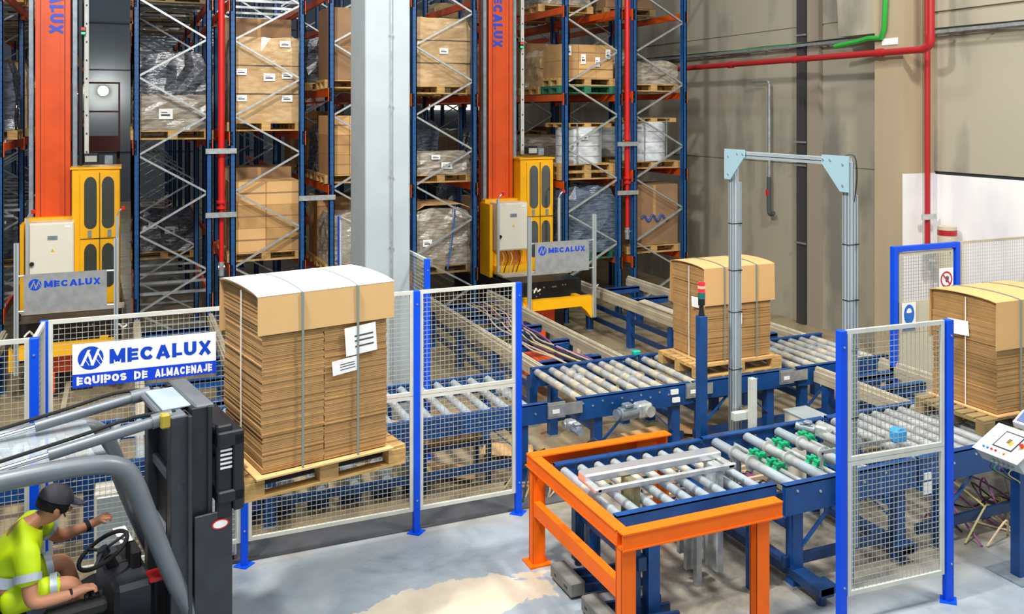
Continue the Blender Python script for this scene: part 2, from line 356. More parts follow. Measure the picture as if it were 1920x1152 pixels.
# pale vertical pipe with elbow
yv = wy(1442, .15)
r3 = thing('vent_pipe', (XW - .15, yv, 2.2), 'thin pale vertical pipe with a hooked bottom end on the grey wall', 'pipe')
g = MB(r3.location); g.path([(XW - .15, yv + .5, 4.42), (XW - .15, yv + .1, 4.42), (XW - .15, yv, 4.36), (XW - .15, yv, 4.2), (XW - .15, yv, 2.55)], .03, 10, 3); g.build('pipe', 'galv', r3, True)
g = MB(r3.location); g.path([(XW - .15, yv, 2.6), (XW - .15, yv, 1.98), (XW - .15, yv - .05, 1.9), (XW - .15, yv - .14, 1.93)], .042, 10, 3); g.build('hose_end', mat('hose_grey', '#4c5054', .5), r3, True)
g = MB(r3.location); g.box(XW - .21, XW - .18, yv - .02, yv + .02, 2.25, 2.36); g.build('lever', 'redbtn', r3)
# cable tray and cables
t = thing('cable_tray', (XW - .2, 9, 5.25), 'grey cable tray of loose cables high along the right wall', 'cable tray')
g = MB(t.location)
for y0 in range(0, 40):
    y = 4 + y0 * .55
    if y < 25: g.box(XW - .2, XW, y, y + .03, 5.0, 5.02)
g.box(XW - .21, XW - .2, 4, 26, 5.0, 5.05); g.box(XW - .02, XW - .0, 4, 26, 5.0, 5.05); g.build('tray', 'galv', t)
for k in range(5):
    g = MB(t.location); pts = [(XW - .05 - .03 * k, 4 + i * 1.1, 5.06 + .02 * random.random() + (-.05 if random.random() < .12 else 0)) for i in range(20)]
    g.path(pts, .011, 6, 3); g.build('cable', ['cabled', 'cable', 'slot', 'greenpipe', 'cabled'][k], t, True)
# grey duct box with green pipe at top of pilaster
yb = YC1 + .25
b = thing('duct_box', (XC + .1, yb, 5.1), 'boxy beige concrete bracket beside a green pipe at the top of the pilaster', 'bracket')
g = MB(b.location); g.prism([(0, 0), (.55, .0), (.55, 1.6), (-.1, 1.6)], (XC - .02, YC1 + .0, 5.05), (1, 0, 0), (0, 0, 1), (0, .75, 0)); g.build('block', 'wall', b)
g = MB(b.location); g.path([(XC - .06, YC1 - .25, 6.5), (XC - .06, YC1 - .25, 5.1), (XC - .02, YC1 + .1, 4.98), (XC - .05, YC1 + .8, 4.9)], .04, 8, 3); g.build('green_pipe', 'greenpipe', b, True)
g = MB(); y0 = wy(1720, .63); g.box(XC - .012, XC, YC0 + .1, YC0 + .4, 4.85, 4.95); tag(g.build('wall_plate', 'white'), 'small white plate under the cables on the pilaster', 'plate')
# ------------------------------------------------------------------ pallet racks
YR = 14.6; BAY = 2.8; ZT = 8.2; STEP = .595
def rack(name_lab, x0, x1, levels, leftnode, nb, cross=()):
    t = thing('pallet_rack', ((x0 + x1) / 2, YR, 0), name_lab, 'rack', 'tall blue pallet racks'); o = t.location
    ug = MB(); ug.box(-.045, .045, 0, .012, 0, ZT); ug.box(-.045, -.03, 0, .1, 0, ZT); ug.box(.03, .045, 0, .1, 0, ZT)
    ug.m = 1
    for i in range(int(ZT / .1)):
        ug.box(-.028, -.016, -.0015, 0, .05 + i * .1, .075 + i * .1); ug.box(.016, .028, -.0015, 0, .05 + i * .1, .075 + i * .1)
    ug.m = 0; ug.box(-.07, .07, -.03, .13, 0, .01)
    um = None; bm = {}
    for j in range(nb + 1):
        y = j * BAY
        for sx in (x0 + .045, x1 - .045):
            if um is None: u = ug.build('upright', ['rackblue', 'slot'], t); um = u.data
            else: u = bpy.data.objects.new('upright', um); S.collection.objects.link(u); u.parent = t
            u.location = (sx - o.x, y, 0)
        n0 = 3.765 - 6 * STEP
        k = -0; z = n0; left = leftnode   # node parity at 3.765 is leftnode; 6 steps back same parity
        zl = []
        while z < ZT - .1: zl.append((z, left)); z += STEP; left = not left
        for a, bnode in zip(zl[:-1], zl[1:]):
            key = a[1]
            if key not in bm:
                xa, xb = ((x0 + .06, x1 - .06) if key else (x1 - .06, x0 + .06)); g = MB(); g.bar((xa - o.x, .05, 0), (xb - o.x, .05, STEP), .03, .045, (0, 1, 0))
                br = g.build('diagonal_brace', 'galv', t); bm[key] = br.data
            else: br = bpy.data.objects.new('diagonal_brace', bm[key]); S.collection.objects.link(br); br.parent = t
            br.location = (0, y, a[0])
    bb = None
    for z in levels:
        for sx in (x0 + .02, x1 - .02):
            for j in range(nb):
                if bb is None:
                    g = MB(); g.box(-.022, .022, .05, BAY - .05, -.12, 0)
                    g.box(-.03, .03, .0, .055, -.2, .02); g.box(-.03, .03, BAY - .055, BAY, -.2, .02)
                    q = g.build('beam', 'beam', t); bb = q.data
                else: q = bpy.data.objects.new('beam', bb); S.collection.objects.link(q); q.parent = t
                q.location = (sx - o.x, j * BAY, z)
    cb = None
    for z in cross:
        for j in range(nb * 3):
            y = .35 + j * BAY / 3
            if cb is None:
                g = MB(); g.box(x0 - o.x, x1 - o.x, -.03, .03, -.005, .035); q = g.build('support_bar', 'galv', t); cb = q.data
            else: q = bpy.data.objects.new('support_bar', cb); S.collection.objects.link(q); q.parent = t
            q.location = (0, y, z)
    return t
def xr(px): return wx(px) * YR
RX = dict(R0=(-2.70, xr(6)), R1=(xr(250), xr(398)), R2=(xr(431), xr(572)), R3=(xr(617), xr(745)), R4=(xr(772), xr(895)), R5=(xr(1058), xr(1166)), R6=(xr(1187), xr(1288)))
rack('blue pallet rack cut off at the left edge, left of the first crane', *RX['R0'], [1.0, 3.38, 5.6], True, 9, (1.0, 2.2, 3.38, 5.6))
rack('blue pallet rack just right of the left crane aisle, with shiny black loads', *RX['R1'], [1.0, 3.38, 5.6], False, 6, (.3, 1.0, 5.6))
rack('blue pallet rack right of the bright red pipe, full of carton boxes', *RX['R2'], [1.42, 3.5, 5.6], True, 4, (5.6,))
rack('blue pallet rack immediately left of the grey column', *RX['R3'], [1.15, 2.62, 4.2, 5.8], True, 4)
rack('blue pallet rack immediately right of the grey column', *RX['R4'], [1.1, 2.58, 4.12, 5.8], True, 4)
rack('blue pallet rack right of the second crane, with boxes over a green pallet', *RX['R5'], [1.1, 2.55, 4.15, 5.75], False, 4)
rack('blue pallet rack next to the bare concrete wall', *RX['R6'], [1.1, 2.72, 4.2, 5.75], True, 4)
# galvanised spacers between racks and warning plates
def spacer(xa, xb, z, y, mt, lab):
    g = MB(); g.box(xa, xb, y - .02, y, z - .04, z + .04); tag(g.build('rack_spacer', mt), lab, 'spacer', 'spacers tying neighbouring racks')
for a, b_, pl in (('R1', 'R2', ((2.23, 'galv'), (3.22, 'galv'))), ('R2', 'R3', ((2.44, 'galv'),)), ('R5', 'R6', ((3.23, 'galv'), (2.32, 'galv')))):
    for z, mt in pl:
        where = {'R1': 'across the bright red pipe', 'R2': 'beside the grey column, left side', 'R5': 'across the right-hand red pipe'}[a]
        spacer(RX[a][1] - .1, RX[b_][0] + .1, z, YR - .01, mt, f'flat grey steel spacer {where}, ' + ('upper one' if z > 3 else 'lower one'))
# red pipes standing between racks
for px, zb, lab, cl in ((415, 1.38, 'bright red vertical pipe in the gap between the two left racks', 'red'), (1176, 1.55, 'bright red vertical pipe in the gap between the two right-hand racks', 'red')):
    y = YR + .12; x = wx(px) * y
    t = thing('sprinkler_riser', (x, y, zb), lab, 'pipe'); g = MB(); g.tube((0, 0, 0), (0, 0, 1.0), .037, 12); g.tube((0, 0, 1.0), (0, 0, 7), .05, 12); g.build('pipe', cl, t, True)
    g = MB(); [g.tube((0, 0, z), (0, 0, z + .04), .075, 12) for z in (.93, 1.02, 1.75)]; g.build('flange', cl, t, True)
    g = MB(); g.tube((0, 0, -.12), (0, 0, .1), .045, 10); g.tube((-.05, 0, .02), (.05, 0, .02), .03, 8); g.build('valve', 'galv', t, True)
# ------------------------------------------------------------------ pallets and loads
def pallet_mesh(g, lx=1.2, ly=.8):   # origin centre bottom
    for y in (-ly / 2 + .05, 0, ly / 2 - .05): g.box(-lx / 2, lx / 2, y - .05, y + .05, 0, .022)
    for x in (-lx / 2 + .07, 0, lx / 2 - .07):
        for y in (-ly / 2 + .05, 0, ly / 2 - .05): g.box(x - .07, x + .07, y - .05, y + .05, .022, .1)
        g.box(x - .07, x + .07, -ly / 2, ly / 2, .1, .122)
    for k in range(5):
        y = -ly / 2 + .07 + k * (ly - .14) / 4; g.box(-lx / 2, lx / 2, y - .065, y + .065, .122, .144)
pm = {}
def rack_pallet(x, y, z, mt, lab):
    k = mt
    if k not in pm:
        g = MB(); pallet_mesh(g); o = g.build('wooden_pallet', mt); pm[k] = o.data
    else: o = bpy.data.objects.new('wooden_pallet', pm[k]); S.collection.objects.link(o)
    o.location = (x, y, z); tag(o, lab, 'pallet', 'pallets stored in the racks'); return o
def lumpy(g, x0, x1, y0, y1, z0, z1, amp=.03, top=.05, n=7, seed=0):
    rnd = random.Random(seed); vs = []; fs = []; m = n * 4
    per = []
    for i in range(n): per.append((x0 + (x1 - x0) * i / n, y0))
    for i in range(n): per.append((x1, y0 + (y1 - y0) * i / n))
    for i in range(n): per.append((x1 - (x1 - x0) * i / n, y1))
    for i in range(n): per.append((x0, y1 - (y1 - y0) * i / n))
    cx, cy = (x0 + x1) / 2, (y0 + y1) / 2; L = 6
    for k in range(L + 1):
        s_ = 1 if k < L else .88
        for x, y in per:
            dx = rnd.uniform(-amp, amp); dz = rnd.uniform(-top, top) if k == L else 0
            vs.append((cx + (x - cx) * s_ + dx, cy + (y - cy) * s_ + rnd.uniform(-amp, amp), z0 + (z1 - z0) * k / L + dz))
    for k in range(L):
        for i in range(m): fs.append((k * m + i, k * m + (i + 1) % m, (k + 1) * m + (i + 1) % m, (k + 1) * m + i))
    vs.append((cx, cy, z1 + top * .5)); c = len(vs) - 1
    for i in range(m): fs.append((L * m + i, L * m + (i + 1) % m, c))
    fs.append(tuple(range(m - 1, -1, -1)))
    return g.add(vs, fs)
def paper(t, x, y, z, w_=.16, h_=.1):
    g = MB(); g.box(x - w_ / 2, x + w_ / 2, y - .004, y, z - h_ / 2, z + h_ / 2); g.m = 1
    g.box(x - w_ * .35, x + w_ * .3, y - .0045, y - .004, z - h_ * .22, z - h_ * .02); g.box(x - w_ * .35, x + w_ * .1, y - .0045, y - .004, z + h_ * .1, z + h_ * .18)
    return g.build('label', ['white', 'ink'], t)
seed = [1]
def load(kind, x, y, z, h, lab, wx_=1.1, wy_=.78, papers=()):
    seed[0] += 1; g = MB()
    a, b_ = wx_ / 2, wy_ / 2
    if kind in ('fblack', 'fblue', 'fgrey', 'fcard', 'bag'):
        t = thing('wrapped_load', (x, y, z), lab, 'load', 'wrapped loads in the racks')
        lumpy(g, -a, a, -b_, b_, 0, h, .012 if kind == 'fcard' else .028, .015 if kind == 'fcard' else .05, 7, seed[0])
        g.build('wrapped_goods', {'bag': 'fgrey'}.get(kind, kind), t)
        if kind == 'fcard':
            g = MB(); n = max(1, round(h / .47))
            for k in range(1, n): g.box(-a - .008, a + .008, -b_ - .016, -b_ + .02, h * k / n - .004, h * k / n + .004)
            if n > 1: g.build('box_seam', 'slot', t)
    elif kind == 'cartons':
        t = thing('carton_stack', (x, y, z), lab, 'boxes', 'carton stacks in the racks')
        ny = max(1, round(h / .36))
        for r_ in range(ny):
            for c_ in range(3 if h < 1 else 2):
                nn = 3 if h < 1 else 2; xx = -a + wx_ * c_ / nn; j = random.uniform(-.006, .006)
                q = MB(); q.bbox(xx + .003, xx + wx_ / nn - .003, -b_ + j, b_ + j, h * r_ / ny + .001, h * (r_ + 1) / ny - .001, .004)
                q.m = 1; q.box(xx + .003, xx + wx_ / nn - .003, -b_ + j - .001, -b_ + j, h * (r_ + .48) / ny, h * (r_ + .55) / ny)
                q.build('carton', [random.choice(['card', 'card', 'cardl']), 'cardb'], t)
    elif kind == 'reel':
        t = thing('wrapped_reel', (x, y, z), lab, 'reel', 'white wrapped reels')
        g.tube((0, 0, 0), (0, 0, h), .43, 28); g.build('reel_body', 'reel', t, True)
        g = MB(); [g.tube((0, 0, h * f_), (0, 0, h * f_ + .012), .434, 28) for f_ in (.2, .48, .75)]; g.build('wrap_edge', 'galv', t, True)
        g = MB(); pallet_mesh(g, 1.0, .8); q = g.build('top_frame', 'wood', t); q.location.z = h; q.scale.z = .55
        g = MB(); [g.box(sx - .008, sx + .008, -.455, -.44, 0, h + .08) for sx in (-.25, .25)]; g.build('strap', 'strap', t)
    elif kind == 'block':
        t = thing('carton_block', (x, y, z), lab, 'boxes', 'large cardboard loads in the racks')
        g.bbox(-a, a, -b_, b_, 0, h, .01); g.build('box_body', 'cardb', t)
        g = MB(); g.box(-a, a, -b_ - .002, -b_, h * .45, h * .46); g.box(-.02, .04, -b_ - .003, -b_, h * .46, h); g.build('tape', 'card', t)
    for p in papers: paper(t, *p)
    return t
def mid(k): return (RX[k][0] + RX[k][1]) / 2
Y1, Y2, Y3 = YR + .62, YR + 1.52, YR + 2.42
FR = []
def front(rk, z, kind, h, plab, llab, pmt='wood', yy=Y1, two=None, wx_=1.1, dx=0, **kw):
    x = mid(rk) + dx
    rack_pallet(x, yy, z + .002, pmt, plab)
    zz = z + .146
    if two: rack_pallet(x, yy, zz + .001, two[0], two[1]); zz += .146
    return load(kind, x, yy, zz + .001, h, llab, wx_=wx_, **kw)
front('R1', 3.40, 'bag', .52, 'yellow wooden pallet under the crumpled brown film load', 'crumpled brown plastic wrapped sack load with a white label', papers=((-.1, -.42, .25, .2, .16),))
front('R1', 3.40, 'fblack', 1.25, 'pallet behind the crumpled sack load', 'tall shiny black film wrapped load behind the brown sacks', yy=Y2)
front('R1', 1.02, 'fblack', .75, 'pallet low down under a black wrapped load by the left aisle', 'low black film wrapped load with white labels behind the zigzag braces', yy=YR + 4.2, papers=((.1, -.42, .4, .18, .14), (-.2, -.42, .5, .15, .12)))
front('R2', 3.52, 'fcard', 1.36, 'pallet under the glossy film wrapped cartons beside the red pipe', 'glossy film wrapped block of tan cartons, three rows high, with white labels', wx_=1.14,
      papers=((.3, -.41, 1.26, .17, .1), (.05, -.41, .72, .18, .12), (-.38, -.41, .8, .16, .1), (.33, -.41, .75, .17, .1), (-.38, -.41, .38, .16, .1), (.33, -.41, .38, .17, .1)))
front('R2', 3.52, 'block', 1.75, 'pallet behind the glossy wrapped cartons', 'tall plain brown box rising behind the glossy wrapped cartons', 'woodd', yy=Y2)
front('R2', 1.44, 'cartons', 1.12, 'pallet under the plain tan cartons low beside the red pipe', 'stack of large plain tan cartons low beside the red pipe')
front('R2', 1.44, 'block', 1.3, 'pallet behind the plain tan cartons', 'brown carton block just showing above the plain tan cartons', yy=Y2)
front('R3', 4.22, 'block', 1.2, 'pallet high up to the left of the grey column', 'large brown box high up to the left of the grey column')
front('R3', 2.64, 'cartons', .98, 'pallet at mid height to the left of the grey column', 'three rows of tan cartons at mid height left of the grey column')
front('R3', 1.17, 'fgrey', .8, 'pallet low down to the left of the grey column', 'grey film wrapped boxes low down left of the grey column', papers=((.2, -.42, .3, .2, .14), (.35, -.42, .15, .15, .12)))
front('R4', 4.14, 'fcard', 1.18, 'pallet high up to the right of the grey column', 'big film wrapped brown carton block high up right of the grey column', papers=((.05, -.41, .6, .16, .1),))
front('R4', 2.60, 'fgrey', .36, 'pallet at mid height to the right of the grey column', 'low flat film wrapped load at mid height right of the grey column', papers=((-.1, -.42, .3, .16, .08), (.1, -.42, .15, .2, .12)))
front('R4', 1.02, 'fgrey', .95, 'old pallet under the grey film wrapped sheets right of the column', 'grey film wrapped sheet stack with a tan cardboard cover and blue strap', 'woodd', papers=((-.25, -.42, .4, .16, .12),))
x = mid('R4'); g = MB(); g.prism([(-.62, -.12), (-.3, .06), (.35, .06), (.62, -.05), (.62, -.065), (.35, .045), (-.3, .045), (-.62, -.135)], (x, Y1 - .42, 2.17), (1, 0, 0), (0, 0, 1), (0, .84, 0))
tag(g.build('cardboard_cover', 'cardl'), 'bent tan cardboard sheet on top of the grey wrapped sheets', 'cardboard')
g = MB(); g.path([(x + .25, Y1 - .44, 2.2), (x + .2, Y1 - .46, 1.7), (x + .1, Y1 - .46, 1.1)], .012, 6, 3); tag(g.build('blue_strap', 'strapb'), 'blue strap hanging down the grey wrapped sheet stack', 'strap')
front('R5', 4.17, 'cartons', .62, 'green pallet at the bottom of the pair under the small cartons', 'stack of small brown cartons with white papers above a green pallet', 'woodg', two=('wood', 'yellow pallet lying on the green pallet under small cartons'),
      papers=((-.4, -.41, .5, .1, .18), (-.1, -.41, .35, .1, .18), (.2, -.41, .3, .1, .18), (.42, -.41, .45, .1, .18)))
front('R5', 2.57, 'reel', .68, 'lower yellow pallet under the left white wrapped reel', 'white film wrapped reel with wooden top frame, left one, on two pallets', two=('wood', 'upper yellow pallet under the left white wrapped reel'), papers=((-.1, -.45, .5, .16, .1),))
front('R5', 1.08, 'fblue', 1.18, 'green pallet under the dark blue wrapped block', 'dark blue-grey film wrapped block behind the second crane sign', 'woodg', wx_=1.2)
front('R6', 4.22, 'bag', .42, 'pallet high up beside the concrete wall', 'low dark netted load high up beside the concrete wall')
front('R6', 2.74, 'reel', .75, 'pallet under the right white wrapped reel', 'white film wrapped reel with wooden top frame, right one by the wall')
lw = front('R6', 1.12, 'block', 1.16, 'pallet under the brown box printed with a blue wavy mark', 'large brown box printed with a dark blue wavy mark')
g = MB(); pts = []
for i in range(25): pts.append((-.28 + .6 * i / 24, -.394, .52 + .055 * math.sin(i / 24 * PI * 6.0)))
g.path(pts, .028, 6, 2); g.build('printed_mark', mat('mark_blue', '#35508a', .7), lw)
# deeper loads, one at a time
RD = dict(R0='leftmost rack', R1='rack by left aisle', R2='rack by the red pipe', R3='rack left of column', R4='rack right of column', R5='rack right of crane', R6='rack by wall')
ORD = ['first', 'second', 'third', 'fourth', 'fifth', 'sixth', 'seventh', 'eighth', 'ninth', 'tenth', 'eleventh', 'twelfth', 'thirteenth', 'fourteenth', 'fifteenth', 'sixteenth', 'seventeenth', 'eighteenth', 'nineteenth', 'twentieth', 'twenty-first', 'twenty-second', 'twenty-third', 'twenty-fourth', 'twenty-fifth', 'twenty-sixth']
KD = dict(fblack='shiny black film wrapped load', fblue='dark blue film wrapped load', fgrey='grey film wrapped load', fcard='film wrapped tan cartons', cartons='plain tan carton stack', block='plain brown box load', reel='white wrapped reel', bag='crumpled sack load')
def deep(rk, z, slots, lev, kinds, hs=(.7, 1.1)):
    for i, s_ in enumerate(slots):
        y = YR + .62 + (s_ % 3) * .9 + (s_ // 3) * BAY; kd = kinds[i % len(kinds)]
        where = f'{lev} level of the {RD[rk]}, {ORD[s_]} back'
        rack_pallet(mid(rk), y, z + .002, random.choice(['wood', 'woodd']), f'pallet on {where}')
        load(kd, mid(rk), y, z + .149, random.uniform(*hs), f'{KD[kd]} on {where}')
deep('R0', 3.40, [1, 3, 4, 6, 7, 9, 10, 11, 13, 14, 16, 18, 19, 21, 23, 25], 'middle', ['fblack', 'fcard', 'fblack', 'block'], (.9, 1.4))
deep('R0', 5.62, [2, 5, 7, 8, 10, 12, 13, 15, 17, 19, 20, 22, 24], 'top', ['fblack', 'fgrey', 'fblack'], (.9, 1.4))
deep('R0', 1.02, [4, 7, 10, 13, 16, 19, 22], 'bottom', ['fblack', 'fblue'], (.7, 1.2))
deep('R1', 3.40, [4, 7, 9], 'middle', ['fblack', 'bag'], (.7, 1.2))
deep('R1', 5.62, [1, 4, 7], 'top', ['fblack'])
deep('R2', 3.52, [4, 6], 'middle', ['fgrey', 'cartons'])
deep('R3', 2.64, [1, 4], 'middle', ['fblack', 'cartons']); deep('R3', 4.22, [2, 4], 'upper', ['fblack', 'block']); deep('R3', 1.17, [1], 'bottom', ['cartons'], (1.0, 1.1))
deep('R4', 2.60, [2], 'middle', ['fblue'], (.9, .95)); deep('R4', 4.14, [2, 5], 'upper', ['block', 'fgrey']); deep('R4', 1.02, [2, 4], 'bottom', ['fblack', 'cartons'])
deep('R5', 4.17, [1, 2, 4, 5, 7, 9, 11], 'upper', ['fcard', 'block', 'fgrey', 'fblue'], (.7, 1.1))
deep('R5', 2.57, [2, 3, 5, 7, 8, 10], 'middle', ['fgrey', 'reel', 'fblack', 'block'], (.5, .8))
deep('R5', 1.08, [2, 4, 5, 7, 10], 'bottom', ['fblue', 'fblack', 'cartons'], (.6, 1.1))
deep('R5', 5.77, [1, 3, 5, 8, 11], 'top', ['fgrey', 'fcard']); deep('R6', 5.77, [1, 3], 'top', ['block', 'fgrey'])
deep('R6', 4.22, [2, 4], 'upper', ['fgrey', 'block'], (.5, .9)); deep('R6', 2.74, [2, 4], 'middle', ['reel', 'block'], (.6, .8)); deep('R6', 1.12, [2], 'bottom', ['fblack'])
# ------------------------------------------------------------------ logo drawing
def logo(o, ux, uy, r, parent, ground):
    """round emblem: blue disc with slanted strokes in the colour of its ground"""
    o = Vector(o); ux = Vector(ux); uy = Vector(uy); n = ux.cross(uy).normalized()
    g = MB(); g.prism([(r * math.cos(2 * PI * i / 36), r * math.sin(2 * PI * i / 36)) for i in range(36)], o, ux, uy, n * .0008); e = g.build('emblem', 'logo', parent)
    g = MB()
    for kk, (x0, y0, x1, y1, w_) in enumerate(((-.12, .72, -.72, -.62, .24), (.66, .74, .10, -.62, .25), (-.16, .42, .16, -.66, .20), (.56, .42, .98, -.40, .13), (-.46, .0, -.12, -.64, .05), (.30, .1, .75, -.62, .05))):
        dx, dy = x1 - x0, y1 - y0; h_ = w_ / 2
        P = [(x0 - h_, y0), (x0 + h_, y0), (x1 + h_, y1), (x1 - h_, y1)]; P2 = []
        for a, b in P:
            l = math.hypot(a, b); k = 1.0 if l < 1.03 else 1.03 / l; P2.append((a * k * r, b * k * r))
        g.prism(P2[::-1], o + n * .0008, ux, uy, n * (.0006 + .0003 * kk))
    g.build('emblem_strokes', ground, e)
# ------------------------------------------------------------------ stacker cranes
def crane(xl, lab, tx):
    t = thing('stacker_crane', (xl, 14.4, 0), lab, 'crane'); D = -1.0   # local y = world - 14.4 ; posts at world 13.4
    g = MB(); g.m = 0; g.box(.08, .55, .7, 1.2, .95, 9.0); g.m = 1
    for x in (.145, .47): g.box(x, x + .012, .692, .7, .95, 9)
    g.m = 2; g.box(.20, .206, .694, .7, .95, 9); g.box(.41, .416, .694, .7, .95, 9)
    m_ = g.build('mast', ['corange', mat('groove', '#8e2a0a', .5), 'beam'], t)
    g = MB(); g.text('MECALUX', (tx, .693, 6.1), (0, 0, -1), (1, 0, 0), 1.1, .19, .035); g.build('lettering', 'logo', m_)
    for x in (-.01, .58): 
        g = MB(); g.box(x, x + .06, .74, .86, .9, 9); g.build('guide_rail', 'motor', t)
    g = MB(); g.box(-.13, -.09, .8, 1.0, .9, 9) if False else g.box(.66, .70, .9, 1.1, 2.9, 9); g.build('dark_rail', 'black', t)
    g = MB(); g.m = 0; g.box(.74, .80, .75, .79, 3.05, 9); g.m = 1
    for i in range(40): z = 3.2 + i * .28; g.box(.76, .78, .747, .75, z, z + .03) if z < 8.8 else None
    g.build('perforated_pole', ['cream', 'slot'], t)
    g = MB(); g.box(.69, .76, .68, .74, 5.0, 5.12); q = g.build('signal_box', 'black', t)
    g = MB(); g.box(.70, .75, .675, .681, 5.075, 5.105); g.build('red_light', 'redled', q); g = MB(); g.box(.70, .75, .675, .681, 5.01, 5.035); g.build('green_light', 'greenled', q)
    # electrical cabinet
    g = MB(); g.bbox(.04, .62, .2, .55, 1.38, 2.22, .008); cb = g.build('electrical_cabinet', 'beige', t)
    g = MB(); g.bbox(.05, .61, .185, .2, 1.40, 2.20, .005); dr = g.build('cabinet_door', 'beige', cb)
    g = MB(); g.box(.28, .41, .18, .186, 1.97, 2.03); g.build('name_plate', 'motor', cb)
    g = MB(); g.prism([(-.025, 0), (.025, 0), (0, .045)], (.345, .183, 1.80), (1, 0, 0), (0, 0, 1), (0, -.002, 0)); g.build('warning_triangle', 'yellow', cb)
    g = MB(); g.box(.50, .58, .18, .186, 2.14, 2.17); g.build('small_label', 'signw', cb)
    g = MB(); g.tube((.08, .185, 1.64), (.08, .14, 1.64), .03, 10); g.build('switch_knob', 'black', cb, True)
    # yellow frame behind cabinet
    g = MB(); g.box(-.05, .66, .55, .72, .92, 2.26); g.box(.0, .7, .15, .6, .92, 1.12); g.prism([(0, 0), (.12, 0), (.12, .25), (0, .36)], (-.02, .3, 1.02), (1, 0, 0), (0, 0, 1), (0, .25, 0)); g.box(-.08, -.03, .25, .72, .92, 2.2); g.build('yellow_frame', 'yellow', t)
    for i, c_ in enumerate(['cabley', 'cabled', 'cable', 'cablep', 'cabled']):
        g = MB(); x = .15 + i * .08; g.path([(x, .3, 1.4), (x + .02, .2, 1.25), (x - .06, .14, 1.1), (x - .1, .16, .95)], .009, 6, 3); g.build('cable', c_, t, True)
    # cabin with arched windows
    g = MB(); g.bbox(.58, 1.24, .42, 1.1, .9, 2.97, .012); g.box(.56, 1.26, .4, 1.12, 2.97, 3.0); cab = g.build('cabin', 'yellow', t)
    def arch(x, w_, z0, z1, name='cabin_window'):
        n = 8; pts = []
        for i in range(n + 1): a_ = PI * i / n; pts.append((x + w_ / 2 + w_ / 2 * math.cos(a_), z1 - w_ * .6 + w_ * .6 * math.sin(a_)))
        for i in range(n + 1): a_ = PI + PI * i / n; pts.append((x + w_ / 2 + w_ / 2 * math.cos(a_), z0 + w_ * .45 + w_ * .45 * math.sin(a_)))
        g = MB(); g.prism(pts, (0, .416, 0), (1, 0, 0), (0, 0, 1), (0, .012, 0)); g.build(name, 'glass', cab)
    g = MB(); g.box(.70, 1.22, .395, .42, .95, 2.92); g.build('cabin_door', 'yellow', cab)
    for x in (.75, .99):
        for z0, z1 in ((2.08, 2.86), (1.2, 1.86)):
            n = 8; pts = []; w_ = .17
            for i in range(n + 1): a_ = PI * i / n; pts.append((x + w_ / 2 + w_ / 2 * math.cos(a_), z1 - .12 + .12 * math.sin(a_)))
            for i in range(n + 1): a_ = PI + PI * i / n; pts.append((x + w_ / 2 + w_ / 2 * math.cos(a_), z0 + .09 + .09 * math.sin(a_)))
            g = MB(); g.prism(pts, (0, .388, 0), (1, 0, 0), (0, 0, 1), (0, .01, 0)); g.build('cabin_window', 'glass', cab)
    g = MB(); g.box(.955, .965, .385, .396, .95, 2.92); g.box(.70, 1.22, .385, .394, 1.93, 1.94); g.build('door_gap', 'slot', cab)
    for x in (.80, 1.07): g = MB(); g.box(x, x + .05, .38, .395, 1.96, 2.06); g.build('latch', 'motor', cab)
    g = MB(); g.bbox(.74, .94, .45, .62, 3.06, 3.2, .01); fl = g.build('work_light', 'black', t); g = MB(); g.box(.76, .92, .44, .452, 3.08, 3.17); g.build('lens', mat('lens_grey', '#aeb2a6', .3), fl)
    g = MB(); g.bbox(1.02, 1.14, .6, .75, 3.03, 3.16, .008); g.box(1.07, 1.1, .594, .6, 3.1, 3.12); g.build('small_box', 'motor', t)
    # chassis
    g = MB(); g.m = 0; g.box(.0, 1.2, -.75, .3, .66, .98); g.box(-.05, 1.25, -.1, 2.2, .3, .92); g.m = 1
    for x, z in ((.3, .85), (.42, .78), (.5, .88), (.66, .88), (.69, .88), (.72, .88), (.36, .74), (.85, .9), (.9, .9)): g.tube((x, -.75, z), (x, -.756, z), .013, 8)
    g.m = 0; g.build('chassis', ['black', 'galv'], t, True)
    g = MB(); g.box(-.02, 1.3, -.2, .05, .985, 1.02); g.build('walkway_edge', 'rail', t)
    g = MB(); g.box(.2, .9, -.7, .2, .0, .66); g.box(.3, .5, -.9, .0, .0, .3); g.build('drive_housing', 'black', t)
    g = MB(); g.bbox(.28, .66, -.85, -.4, .3, .55, .02); g.bbox(.3, .45, -.95, -.6, .05, .35, .02); g.build('motor_cover', mat('motor_orange', '#f0551d', .45), t)
    # yellow front bar with downturned end
    prof = [(-.0, .60), (.0, .76), (1.23, .76), (1.23, .40), (1.17, .40), (1.08, .52), (.98, .61)]
    g = MB(); g.prism(prof, (0, -1.18, 0), (1, 0, 0), (0, 0, 1), (0, .16, 0)); g.prism([(0, 0), (.1, 0), (.1, .18), (0, .3)], (-.07, -1.18, .46), (1, 0, 0), (0, 0, 1), (0, .12, 0))
    g.box(.1, .2, -1.05, -.7, .62, .74); g.box(1.0, 1.1, -1.05, -.7, .62, .74); g.build('yellow_bar', 'yellow', t)
    for x in (0, 1.18):
        g = MB(); g.m = 0; g.box(x - .005, x + .05, -1.24, -1.185, .42, 2.13); g.m = 1; g.box(x + .018, x + .026, -1.241, -1.24, .42, 2.13); g.build('aluminium_post', ['alu', 'slot'], t)
    for x in (.0, 1.18):
        g = MB(); g.box(x + .005, x + .045, .1, .14, 1.0, 2.3 if x == 0 else 2.28); g.path([(x + .02, .12, 2.28), (x + .05, .1, 2.36), (x + .1, .1, 2.4)], .012, 6, 2); g.build('rear_post', 'alu', t)
        g = MB(); g.bbox(x + .08, x + .13, .06, .12, 2.37, 2.43, .01); g.build('sensor', 'redbtn', t)
